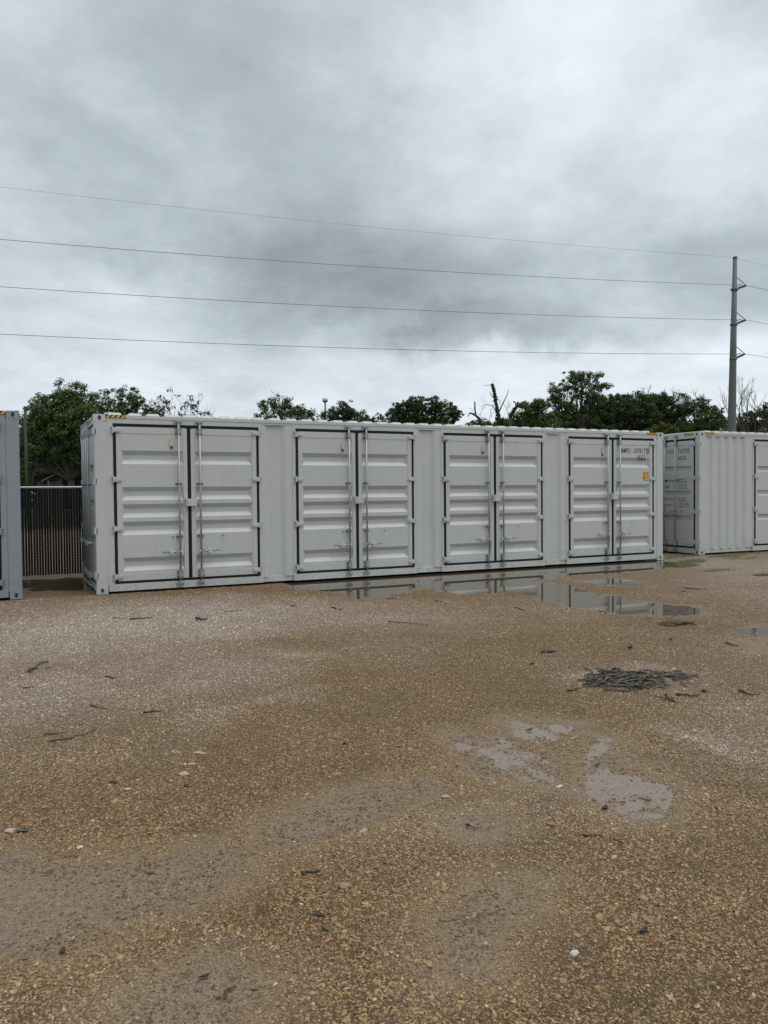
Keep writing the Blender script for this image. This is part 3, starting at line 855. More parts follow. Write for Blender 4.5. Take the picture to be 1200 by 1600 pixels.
def corrugation(x0, x1, z0, z1, pattern, y0, depth, back=0.05, axis_x=True, mat=None):
    """vertical corrugated wall; pattern: list of (x, inner?) breakpoints"""
    mb = MB()
    for k in range(len(pattern)-1):
        (xa, da), (xb, db) = pattern[k], pattern[k+1]
        ya, yb = y0+depth*da, y0+depth*db
        mb.quad((xa, ya, z0), (xb, yb, z0), (xb, yb, z1), (xa, ya, z1))
        mb.quad((xa, ya+0.002, z1), (xb, yb+0.002, z1), (xb, yb+0.002, z0), (xa, ya+0.002, z0))
    return mb
def regular_pattern(x0, x1, start=0.05):
    pat = [(x0, 0)]; x_ = x0+start
    while x_+0.278 < x1:
        pat += [(x_, 0), (x_+0.068, 1), (x_+0.068+0.072, 1), (x_+0.068*2+0.072, 0)]; x_ += 0.278
    pat.append((x1, 0))
    return pat

def hazard(root, x0, x1, z0, z1, M, s=1):
    mb = MB(); n = 4; w = (x1-x0)/n; sl = (z1-z0)*0.9*s
    def cl(v): return min(max(v, x0), x1)
    mb.box(x0, x1, -0.0005, 0.0015, z0, z1, 0)
    for k in range(-1, n+1):
        a_ = x0+k*w
        pts = [(a_, z0), (a_+w*0.55, z0), (a_+w*0.55+sl, z1), (a_+sl, z1)]
        # clip to the strip
        out = []
        for i in range(4):
            p1, p2 = pts[i], pts[(i+1) % 4]
            out.append(p1)
        if min(q_[0] for q_ in out) < x0-1e-6 or max(q_[0] for q_ in out) > x1+1e-6:
            out2 = []
            for lim, sg in ((x0, 1), (x1, -1)):
                src = out if not out2 else out2
                res = []
                for i in range(len(src)):
                    p1, p2 = src[i], src[(i+1) % len(src)]
                    i1, i2 = sg*(p1[0]-lim) >= 0, sg*(p2[0]-lim) >= 0
                    if i1: res.append(p1)
                    if i1 != i2:
                        t = (lim-p1[0])/(p2[0]-p1[0]); res.append((lim, p1[1]+t*(p2[1]-p1[1])))
                out2 = res
                if not out2: break
            out = out2
        if len(out) >= 3: mb.add([(x_, -0.002, z_) for x_, z_ in out], [tuple(range(len(out)))], 1)
    return obj('hazard_stripes', mb.mesh('hazard_stripes', [BLACKP, YELP]), root, M)

def container(name, label, loc, paint, pairs, bands, end_doors_left, texts_side=None, texts_end=None, end_handle=0.80, ventside=True, sz=0.07, extra=None):
    root = empty(name, loc)
    I4 = Matrix.Identity(4)
    key = (name, paint.name, len(pairs), tuple(round(p_[0], 2) for p_ in pairs))
    # posts
    for (px0, my, mx) in ((0, 0, 0), (CL, 0, 1), (0, 1, 0), (CL, 1, 1)):
        def pf():
            mb = MB(); mb.cbox(0.003, 0.195, 0.003, 0.11, 0.118, CH-0.118, 0.010); return mb.mesh('corner_post', paint)
        M = Matrix.Translation((px0, CW if my else 0, 0)) @ Matrix.Diagonal((-1 if mx else 1, -1 if my else 1, 1, 1))
        obj('corner_post', cached(('post', paint.name), pf), root, M)
        for top in (0, 1):
            cm = cached(('cast', paint.name, top), lambda: casting_mesh(1, 1, top)().mesh('corner_casting', [paint, HOLE]))
            obj('corner_casting', cm, root, M @ Matrix.Translation((0, 0, CH-0.118 if top else 0)))
    # rails
    mb = MB()
    mb.box(0.178, CL-0.178, 0.006, 0.075, 2.838, 2.886)
    mb.box(0.178, CL-0.178, 0.016, 0.06, 2.800, 2.838)
    obj('top_rail', mb.mesh('top_rail', paint), root)
    mb = MB(); mb.box(0.178, CL-0.178, CW-0.075, CW-0.006, 2.80, 2.886); obj('top_rail', mb.mesh('top_rail', paint), root)
    mb = MB(); mb.box(0.178, CL-0.178, 0.040, 0.16, 0.038, 0.128); obj('bottom_rail', mb.mesh('bottom_rail', paint), root)
    mb = MB(); mb.box(0.178, CL-0.178, CW-0.16, CW-0.03, 0.038, 0.16); obj('bottom_rail', mb.mesh('bottom_rail', paint), root)
    # roof: transverse corrugations standing above the rail
    def rf():
        mb = MB(); x_ = 0.178; pat = [(x_, 0)]
        while x_+0.30 < CL-0.2:
            pat += [(x_+0.05, 0), (x_+0.08, 1), (x_+0.24, 1), (x_+0.27, 0)]; x_ += 0.30
        pat.append((CL-0.178, 0))
        ya, yb = 0.03, CW-0.03
        for k in range(len(pat)-1):
            (xa, ha), (xb, hb) = pat[k], pat[k+1]
            za, zb = 2.884+0.045*ha, 2.884+0.045*hb
            mb.quad((xa, ya+0.03, za), (xb, ya+0.03, zb), (xb, yb, zb), (xa, yb, za))
            mb.quad((xa, ya, 2.884), (xb, ya, 2.884), (xb, ya+0.03, zb), (xa, ya+0.03, za))
            mb.quad((xa, ya, 2.878), (xa, yb, 2.878), (xb, yb, 2.878), (xb, ya, 2.878))
        return mb.mesh('roof', paint)
    obj('roof', cached(('roof', paint.name), rf), root)
    # back wall
    def bw():
        return corrugation(0, 0, 0.15, 2.82, regular_pattern(0.19, CL-0.19), 0, 0.036).mesh('back_wall', paint)
    obj('back_wall', cached(('back', paint.name), bw), root, Matrix.Translation((CL, CW-0.03, 0)) @ Matrix.Rotation(PI, 4, 'Z'))
    # front: frames round each opening, panels between
    prev = 0.195
    spans = []
    for (a_, b_) in pairs:
        spans.append((prev, a_)); prev = b_
    spans.append((prev, CL-0.195))
    mb = MB()
    for (a_, b_) in pairs:
        la = 0.195 if abs(a_-0.195) < 0.2 else a_-0.055
        lb_ = CL-0.195 if abs(CL-0.195-b_) < 0.2 else b_+0.055
        mb.box(la, lb_, 0.014, 0.05, ZT, 2.838)            # header
        mb.box(la, a_, 0.012, 0.05, ZB, ZT); mb.box(b_, lb_, 0.012, 0.05, ZB, ZT)   # jambs
        mb.box(la, lb_, 0.004, 0.12, 0.034, ZB)             # sill
    obj('door_frame', mb.mesh('door_frame', paint), root)
    mb = MB()
    for (a_, b_) in pairs: mb.box(a_, b_, 0.075, 0.085, ZB, ZT)
    obj('inner_lining', mb.mesh('inner_lining', DARKM), root)
    for (a_, b_) in spans:
        w_ = b_-a_
        if w_ < 0.25: continue
        a2 = a_+0.055 if a_ > 0.2 else a_; b2 = b_-0.055 if b_ < CL-0.2 else b_
        w2 = b2-a2
        if w_ < 1.0:
            f = [(0, 0), (0.13, 0), (0.27, 1), (0.52, 1), (0.66, 0), (1.0, 0)]
            f = [(0, 0), (0.10, 0), (0.22, 1), (0.62, 1), (0.76, 0), (1.0, 0)]
            pat = [(a2+w2*t, d_) for t, d_ in f]
        else:
            pat = regular_pattern(a2, b2, 0.05)
        obj('side_panel', corrugation(0, 0, 0.128, 2.84, pat, 0.020, 0.036).mesh('side_panel', paint), root)
    for i, (a_, b_) in enumerate(pairs):
        tx = (texts_side or {}).get(i)
        door_pair(root, Matrix.Translation((a_, 0.004, 0)), b_-a_, bands, (0.175,), (0.105, 2.815), paint, 'side', vent=ventside, texts=tx, sz=sz)
    # ends
    for end in (0, 1):
        ME = (Matrix.Translation((0, CW, 0)) @ Matrix.Rotation(-PI/2, 4, 'Z')) if end == 0 else (Matrix.Translation((CL, 0, 0)) @ Matrix.Rotation(PI/2, 4, 'Z'))
        if (end == 0) == bool(end_doors_left):
            mb = MB()
            mb.box(0.162, CW-0.162, 0.010, 0.09, ZT, CH-0.006); mb.box(0.162, CW-0.162, 0.010, 0.12, 0.030, ZB)
            mb.box(0.110, 0.135, 0.010, 0.09, ZB, ZT); mb.box(CW-0.135, CW-0.110, 0.010, 0.09, ZB, ZT)
            mb.box(0.30, 0.42, 0.006, 0.010, 0.030, 0.095); mb.box(CW-0.42, CW-0.30, 0.006, 0.010, 0.030, 0.095)
            obj('end_frame', mb.mesh('end_frame', paint), root, ME)
            door_pair(root, ME @ Matrix.Translation((0.135, 0.008, 0)), CW-0.27, B3, (0.17, 0.51), (0.085, 2.835), paint, 'cargo', vent=False, lockbox=False, sz=0.03, handle_z=end_handle, hinges=(2.62, 1.82, 1.02, 0.30), texts=texts_end, knobs=False)
        else:
            mb = corrugation(0, 0, 0.15, 2.80, regular_pattern(0.11, CW-0.11, 0.10), 0.02, 0.04)
            mb.box(0.162, CW-0.162, 0.006, 0.09, 2.80, CH-0.006); mb.box(0.162, CW-0.162, 0.006, 0.12, 0.030, 0.15)
            obj('end_wall', mb.mesh('end_wall', paint), root, ME)
        if (end == 0) == bool(end_doors_left):
            for hz in (2.62, 1.82, 1.02, 0.30):
                def lug():
                    mb = MB(); mb.box(-0.012, 0.034, -0.004, 0.02, -0.052, 0.052, 0); mb.box(0.010, 0.026, -0.0055, -0.0035, -0.043, 0.043, 1)  # second box is a dark strip standing in for shade in the slot
                    mb.box(-0.020, -0.004, -0.002, 0.05, -0.045, 0.045, 0)
                    return mb.mesh('hinge_lug', [paint, DARKM])
                obj('hinge_lug', cached(('lug', paint.name), lug), root, Matrix.Translation((0.004, 0, hz)))
        # top hazard stripes on the ends
        hazard(root, 0.18, 0.47, CH-0.075, CH-0.012, ME @ Matrix.Translation((0, 0.004, 0)))
        hazard(root, CW-0.47, CW-0.18, CH-0.075, CH-0.012, ME @ Matrix.Translation((0, 0.004, 0)))
    hazard(root, 0.182, 0.49, 2.840, 2.890, Matrix.Translation((0, 0.0035, 0)))
    hazard(root, CL-0.49, CL-0.182, 2.840, 2.890, Matrix.Translation((0, 0.0035, 0)))
    # floor
    mb = MB(); mb.box(0.15, CL-0.15, 0.16, CW-0.16, 0.13, 0.16); obj('floor_deck', mb.mesh('floor_deck', DARKM), root)
    tag(root, label, 'shipping container', 'shipping containers standing in a row')
    return root

PAIRS = [(0.288, 2.712), (3.390, 5.772), (6.437, 8.817), (9.500, 11.910)]
w4 = PAIRS[3][1]-PAIRS[3][0]; x0r = PAIRS[3][0]+w4/2+0.027
tx = {3: [(1, 'MMPU', 10.955-x0r, 2.418, 0.112, 0.265), (1, '107817', 11.300-x0r, 2.418, 0.112, 0.345), (1, '0', 11.695-x0r, 2.415, 0.110, 0.055),
          (1, '45G3', 11.415-x0r, 2.265, 0.112, 0.235)]}
main = container('shipping_container', 'long light grey container in the middle with four pairs of side doors, marked MMPU', (0, 0, 0), PAINT, PAIRS, B5, True, tx)
# the rest of the marks on the fourth right leaf
leaf4 = [o for o in main.children if o.name.startswith('door') and not o.name.startswith('door_frame')][7]
def chk_frame():
    mb = MB(); x0, x1, z0, z1, t = 11.680-x0r, 11.765-x0r, 2.400, 2.540, 0.006
    for a_ in ((x0, x1, z0, z0+t), (x0, x1, z1-t, z1), (x0, x0+t, z0+t, z1-t), (x1-t, x1, z0+t, z1-t)): mb.box(a_[0], a_[1], 0.004, 0.006, a_[2], a_[3])
    return mb.mesh('check_digit_frame', BLACKP)
obj('check_digit_frame', chk_frame(), leaf4)
mb = MB()
mb.prism([(x_, z_) for x_, z_ in [(11.600-x0r, 1.825), (11.615-x0r, 1.810), (11.735-x0r, 1.810), (11.750-x0r, 1.825), (11.750-x0r, 1.985), (11.735-x0r, 2.0), (11.615-x0r, 2.0), (11.600-x0r, 1.985)]], -0.0062, -0.0035, 0,
         Matrix(((1, 0, 0, 0), (0, 0, -1, 0), (0, 1, 0, 0), (0, 0, 0, 1))))
mb.box(11.609-x0r, 11.741-x0r, 0.0020, 0.0030, 1.819, 1.991, 1)
st = obj('height_sticker', mb.mesh('height_sticker', [BLACKP, ORANGE]), leaf4)
put_text(leaf4, '2.9', 11.620-x0r, 1.925, 0.050, 0.6, width=0.105, y=0.0008, name='sticker_lettering')
put_text(leaf4, "9'6\"", 11.620-x0r, 1.840, 0.060, 0.6, width=0.105, y=0.0008, name='sticker_lettering')

leftc = container('shipping_container', 'darker blue-grey container cut off by the left edge, showing only its last post', (-1.077-CL, 0, 0.006), PAINT_B, PAIRS, B5, True)

# third container: corrugated bay first, three-band doors; lettering on its cargo end
def te():
    x0 = 0.135; w = CW-0.27; xr = x0+w/2+0.027
    def X_(v): return CW-v-xr      # distance from the near corner -> leaf coordinate
    return [(1, 'CICU', X_(1.004), 2.425, 0.100, 0.215), (1, '733705', X_(0.660), 2.425, 0.100, 0.345), (1, '2', X_(0.236), 2.425, 0.100, 0.060), (1, '45G3', X_(0.660), 2.255, 0.095, 0.235),
            (1, 'MAX.GROSS', X_(1.080), 1.735, 0.050, 0.30), (1, '24,000 KG', X_(0.660), 1.768, 0.046, 0.26), (1, '52,910 LB', X_(0.660), 1.702, 0.046, 0.26),
            (1, 'TARE', X_(1.080), 1.590, 0.050, 0.14), (1, '3,860 KG', X_(0.620), 1.622, 0.046, 0.22), (1, '8,510 LB', X_(0.620), 1.550, 0.046, 0.22),
            (1, 'PAYLOAD', X_(1.080), 1.290, 0.050, 0.26), (1, '20,140 KG', X_(0.660), 1.318, 0.046, 0.26), (1, '44,400 LB', X_(0.660), 1.252, 0.046, 0.26),
            (1, 'CU.CAP.', X_(1.080), 1.140, 0.050, 0.22), (1, '74.3 CU.M', X_(0.620), 1.180, 0.046, 0.28), (1, '2,625 CU.FT', X_(0.640), 1.115, 0.046, 0.32)]
PAIRS3 = [(1.855, 4.235), (5.0, 7.38), (8.2, 10.58)]
third = container('shipping_container', 'light grey container at the right edge with cargo end marked CICU 733705', (13.329, 0, 0.055), PAINT, PAIRS3, B3, True, None, te(), sz=0.045, end_handle=1.05)
ME3 = Matrix.Translation((0, CW, 0)) @ Matrix.Rotation(-PI/2, 4, 'Z')
mb = MB(); mb.box(CW-0.50, CW-0.27, 0.0015, 0.0055, 0.215, 0.275)
obj('maker_plate', mb.mesh('maker_plate', WHITEP), third, ME3)
mb = MB()
for k in range(7): mb.box(CW-0.48+k*0.028, CW-0.48+k*0.028+0.018, -0.0002, 0.0014, 0.232, 0.256)
obj('plate_lettering', mb.mesh('plate_lettering', BLACKP), third, ME3)

# ------------------------------------------------------------------ fence behind the row
fence = empty('chain_link_fence', (0, 3.2, 0))
FT = 1.755
tag(fence, 'chain link fence with black vertical privacy slats and a pale top rail behind the containers', 'fence')
mb = MB(); mb.tube([(-22, 0, FT), (34, 0, FT)], 0.021, 10); obj('top_rail', mb.mesh('top_rail', FRAIL), fence)
def slat():
    mb = MB(); mb.box(-0.0192, 0.0192, -0.002, 0.002, 0.055, FT-0.035); return mb.mesh('slat', FSLAT)
sm_ = slat()
x_ = -3.0; rs_ = random.Random(4)
while x_ < 2.4:
    o = obj('slat', sm_, fence, Matrix.Translation((x_+rs_.uniform(-.002, .002), rs_.uniform(-.002, .002), rs_.uniform(-0.006, 0.006))) @ Matrix.Rotation(rs_.uniform(-0.002, 0.002), 4, 'Y')); x_ += 0.0485
mb = MB(); k = -22.0
while k < 34:
    if not (-3.03 < k < 2.42): mb.box(k-0.0165, k+0.0165, -0.002, 0.002, 0.055, FT-0.035)
    k += 0.0485
tag(obj('slats', mb.mesh('slats', FSLAT), fence), kind='stuff')
mb = MB()
zt = FT-0.01; zb = 0.012
k = -5.2
while k < 3.4:
    for s in (-1, 1):
        xa = k; xb = k+s*(zt-zb)*0.85
        mb.tube([(xa, 0.004*s, zb), (xb, 0.004*s, zt)], 0.0019, 3, cap=False, smooth=False)
    k += 0.0485
tag(obj('chain_link_mesh', mb.mesh('chain_link_mesh', FMESH), fence), kind='stuff')
for px_f in (-20, -16, -12, -8, -4, 2.9, 6.9, 10.9, 14.9, 18.9, 22.9, 26.9, 30.9):
    mb = MB(); mb.tube([(0, 0.045, -0.1), (0, 0.045, FT+0.03)], 0.024, 10); mb.tube([(0, 0.045, FT+0.03), (0, 0.045, FT+0.06)], [0.030, 0.012], 10)
    obj('post', mb.mesh('post', FRAIL), fence, Matrix.Translation((px_f, 0, 0)))

# ------------------------------------------------------------------ power line
PB = far(1143, 675, 58.0)
pole_x, pole_y = float(PB[0]), float(PB[1])
PZ = float(PB[2]+(675-406)/FPX*58.0)
pole = empty('utility_pole', (pole_x, pole_y, 0))
tag(pole, 'tall tapered grey steel power pole behind the containers at right, with three insulator arms', 'utility pole')
mb = MB(); mb.tube([(-0.05*R_[0], -0.05*R_[1], -0.5), (0, 0, 5.0), (0.11*R_[0], 0.11*R_[1], 12.0), (0.23*R_[0], 0.23*R_[1], PZ)], [0.36, 0.315, 0.235, 0.145], 12); mb.tube([(0.23*R_[0], 0.23*R_[1], PZ), (0.23*R_[0], 0.23*R_[1], PZ+0.12)], [0.17, 0.16], 12)
obj('shaft', mb.mesh('shaft', POLE_M), pole)
wdir_l = None
def wire_pt(px, py, d): return np.array(far(px, py, d))
ARMS = []
for (ya, yl, ins_px) in ((446, 374, 1166), (500, 448, 1165), (553, 522, 1164)):
    A = wire_pt(ins_px, ya, 58.3)
    ARMS.append((A, wire_pt(0, yl, 42.5)))
mb_all = []
for A, Lp in ARMS:
    v = Vector((A[0]-pole_x, A[1]-pole_y, A[2]))
    arm = MB()
    r0 = 0.24
    hd = Vector((v.x, v.y, 0)); hd = hd.normalized()
    base = hd*r0+Vector((0, 0, v.z-0.42)); top = hd*r0+Vector((0, 0, v.z+0.62))
    arm.tube([tuple(base), tuple(v)], 0.055, 8)
    arm.tube([tuple(top), tuple(v)], 0.028, 6)
    arm.tube([tuple(base*1.0+hd*0.15+Vector((0, 0, 0.25))), tuple(base+hd*0.62+Vector((0, 0, 0.46)))], 0.03, 6)
    for t in np.linspace(0.25, 0.92, 9):
        p_ = base.lerp(v, float(t)); q_ = base.lerp(v, float(t)+0.03)
        arm.tube([tuple(p_), tuple(q_)], 0.085, 10)
    kk = 0.23*(v.z-5)/(PZ-5); arm.tube([(kk*R_[0], kk*R_[1], v.z-0.52), (kk*R_[0], kk*R_[1], v.z-0.36)], 0.27, 12)
    obj('insulator_arm', arm.mesh('insulator_arm', POLE_M), pole)
def wire(A, Lp, Rpx, rad, label, sagL=0.00048):
    w = MB()
    d = Lp-A; hl = math.hypot(d[0], d[1]); ux, uy = d[0]/hl, d[1]/hl
    L_ = 112.0; b = sagL
    zoff = (Lp[2]-A[2])-(b*hl*hl-b*hl*L_)
    pts = []
    for s_ in np.linspace(L_, 0, 60):
        pts.append((A[0]+ux*s_, A[1]+uy*s_, A[2]+b*s_*s_-b*s_*L_+zoff*s_/hl))
    R = wire_pt(*Rpx); d2 = R-A; h2 = math.hypot(d2[0], d2[1]); slope = d2[2]/h2
    for s_ in np.linspace(0, 110, 30)[1:]:
        pts.append((A[0]+d2[0]/h2*s_, A[1]+d2[1]/h2*s_, A[2]+(slope-b*h2)*s_+b*s_*s_))
    w.tube(pts, rad, 5)
    o = obj('power_line', w.mesh('power_line', WIRE_M))
    tag(o, label, 'power line', 'overhead wires running to the steel pole')
    return o
wl = ['upper of the three thick overhead wires, on the top insulator arm', 'middle of the three thick overhead wires, on the second insulator arm', 'lowest overhead wire, on the bottom insulator arm just above the trees']
for k, ((A, Lp), yr) in enumerate(zip(ARMS, (453.5, 506.5, 558.5))):
    wire(A, Lp, (1200, yr, 60.0), 0.0145, wl[k])
A = np.array([pole_x, pole_y, PZ+0.1]); wire(A, wire_pt(0, 292, 42.5), (1200, 417, 60.0), 0.0065, 'thin topmost wire of the line, fixed to the tip of the pole')

# far lamp mast and slim pole
B_ = gp(508, 800) ; Q = far(508, 624, 70)
mast = empty('lamp_mast', (float(Q[0]), float(Q[1]), 0)); tag(mast, 'slim grey lamp mast with a round head rising between the trees behind the container', 'street lamp')
mb = MB(); mb.tube([(0, 0, 0), (0, 0, Q[2]-0.25)], [0.11, 0.075], 8); obj('pole', mb.mesh('pole', POLE_M), mast)
mb = MB(); mb.tube([(0, 0, Q[2]-0.3), (0, 0, Q[2]-0.18), (0, 0, Q[2]+0.02), (0, 0, Q[2]+0.12)], [0.10, 0.26, 0.24, 0.08], 12); obj('lamp_head', mb.mesh('lamp_head', GALV), mast)
Q = far(39, 637, 50)
sp_ = empty('wooden_pole', (float(Q[0]), float(Q[1]), 0)); tag(sp_, 'slim pale pole in front of the trees beside the left container', 'pole')
mb = MB(); mb.tube([(0, 0, 0), (0, 0, Q[2])], [0.10, 0.07], 8); mb.tube([(0, 0, Q[2]), (0, 0, Q[2]+0.06)], [0.08, 0.02], 8); obj('shaft', mb.mesh('shaft', BARK2), sp_)

# ------------------------------------------------------------------ house far behind the fence
HD = 62.0
hc = far(84, 757, HD); hz = 0.0
toC = CAM-hc; hrz = math.atan2(toC[1], toC[0])+PI/2      # local -Y faces the camera
house = empty('wooden_house', (float(hc[0]), float(hc[1]), 0), hrz)
tag(house, 'small grey wooden house with a gabled porch under the trees, seen above the fence', 'house')
k_ = HD/FPX
def hx(px): return (px-84)*k_
def hzz(py): return CAM[2]+(768.9-py)*k_*0.985+0.07
mb = MB()
gl, gr_, gpk = hx(74), hx(97.5), hx(90)
zg0 = hzz(745)
mb.box(gl, gr_, 0, 3.0, 0, hzz(746))
mb.box(hx(60), gl, 0.9, 3.0, 0, hzz(749))
mb.add([(gl, 0.0, hzz(746)), (gr_, 0.0, hzz(746)), (gpk, 0.0, hzz(737)), (gl, 3.0, hzz(746)), (gr_, 3.0, hzz(746)), (gpk, 3.0, hzz(737))], [(0, 1, 2), (5, 4, 3), (0, 2, 5, 3), (1, 4, 5, 2)])
obj('wall', mb.mesh('wall', SIDING), house)
mb = MB()
def slab(xa, za, xb, zb, y0, y1, t=0.10):
    mb.add([(xa, y0, za), (xb, y0, zb), (xb, y0, zb+t), (xa, y0, za+t), (xa, y1, za), (xb, y1, zb), (xb, y1, zb+t), (xa, y1, za+t)],
           [(0, 1, 2, 3), (7, 6, 5, 4), (3, 2, 6, 7), (4, 5, 1, 0), (0, 3, 7, 4), (1, 5, 6, 2)])
slab(hx(66), hzz(749.5), gpk, hzz(736.2), -0.35, 3.3); slab(gpk, hzz(736.2), hx(100), hzz(744), -0.35, 3.3)
obj('roof', mb.mesh('roof', SHINGLE), house)
mb = MB(); slab(hx(66), hzz(749.9), gpk, hzz(736.7), -0.40, -0.355, 0.14); slab(gpk, hzz(736.7), hx(100), hzz(744.5), -0.40, -0.355, 0.14)
obj('barge_board', mb.mesh('barge_board', TRIM), house)
for (a_, b_) in ((75.5, 79), (80, 84.5), (86, 90)):
    mb = MB(); mb.box(hx(a_), hx(b_), -0.04, -0.012, hzz(770), hzz(749)); f = obj('window', mb.mesh('window', TRIM), house)
    mb = MB(); mb.box(hx(a_+0.5), hx(b_-0.5), -0.05, -0.041, hzz(769), hzz(750)); obj('pane', mb.mesh('pane', PANE), f)
mb = MB(); mb.box(hx(76), hx(93), -0.7, -0.02, hzz(747), hzz(745.4)); obj('porch_canopy', mb.mesh('porch_canopy', SHINGLE), house)
for a_ in (76.3, 92.5):
    mb = MB(); mb.box(hx(a_)-0.05, hx(a_)+0.05, -0.68, -0.58, 0, hzz(747)); obj('porch_post', mb.mesh('porch_post', TRIM), house)

# ------------------------------------------------------------------ trees
def leaf_cloud(name, centers, radii, counts, size, mat, rg, tones, parent, droop=0.0):
    tot = int(sum(counts))
    idx = np.repeat(np.arange(len(centers)), counts)
    C_ = np.array(centers)[idx]; Rr = np.array(radii)[idx]
    P_ = rg.normal(0, 1, (tot, 3)); P_ /= np.linalg.norm(P_, axis=1, keepdims=True)+1e-9
    rad = rg.random((tot, 1))**0.45
    pos_l = C_+P_*rad*Rr[:, None]*np.array([1, 1, 0.75])
    nrm = P_*0.6+rg.normal(0, 0.6, (tot, 3))+np.array([0, 0, 0.5])
    nrm /= np.linalg.norm(nrm, axis=1, keepdims=True)
    a1 = np.cross(nrm, rg.normal(0, 1, (tot, 3))); a1 /= np.linalg.norm(a1, axis=1, keepdims=True)+1e-9
    a2 = np.cross(nrm, a1)
    sz_ = size*np.exp(rg.normal(0, 0.30, (tot, 1)))
    v0 = pos_l-a1*sz_; v1_ = pos_l-a2*sz_*0.48+nrm*sz_*0.15; v2_ = pos_l+a1*sz_; v3 = pos_l+a2*sz_*0.48+nrm*sz_*0.15
    V = np.stack([v0, v1_, v2_, v3], 1).reshape(-1, 3)
    me_ = bpy.data.meshes.new(name)
    me_.vertices.add(tot*4); me_.vertices.foreach_set('co', V.reshape(-1))
    me_.loops.add(tot*4); me_.loops.foreach_set('vertex_index', np.arange(tot*4))
    me_.polygons.add(tot); me_.polygons.foreach_set('loop_start', np.arange(0, tot*4, 4)); me_.polygons.foreach_set('loop_total', np.full(tot, 4))
    tn = np.clip(np.array(tones)[idx]+rg.normal(0, 0.15, tot), 0, 1)
    vattr(me_, 'tone', np.repeat(tn, 4))
    me_.materials.append(mat); me_.update()
    return me_
def curve_pts(a_, b_, rs, n=5, bend=0.12):
    a_, b_ = Vector(a_), Vector(b_); L_ = (b_-a_).length
    c_ = (a_+b_)/2+Vector((rs.uniform(-1, 1), rs.uniform(-1, 1), rs.uniform(0.0, 1)))*L_*bend
    return [tuple(a_*(1-t)**2+c_*2*t*(1-t)+b_*t*t) for t in [i/(n-1) for i in range(n)]]
def twigs(mb, p, d, L_, r, depth, rs, spread=0.6, seg=4, up=0.15):
    """recursive bare branching"""
    p = Vector(p); d = Vector(d).normalized()
    pts = [p]; n = 4
    for i in range(n):
        d = (d+Vector((rs.uniform(-1, 1), rs.uniform(-1, 1), rs.uniform(-1, 1)))*0.16+Vector((0, 0, up*0.3))).normalized()
        pts.append(pts[-1]+d*L_/n)
    mb.tube([tuple(q_) for q_ in pts], [r*(1-0.45*i/n) for i in range(n+1)], 5 if r > 0.03 else 3, smooth=True, cap=False)
    if depth <= 0: return
    for k in range(rs.choice((2, 3, 3))):
        t = rs.choice((2, 3, 4)) if k else 4
        nd = (d+Vector((rs.uniform(-1, 1), rs.uniform(-1, 1), rs.uniform(-0.5, 1)))*spread).normalized()
        twigs(mb, pts[t], nd, L_*rs.uniform(0.6, 0.82), r*0.55, depth-1, rs, spread, seg, up)
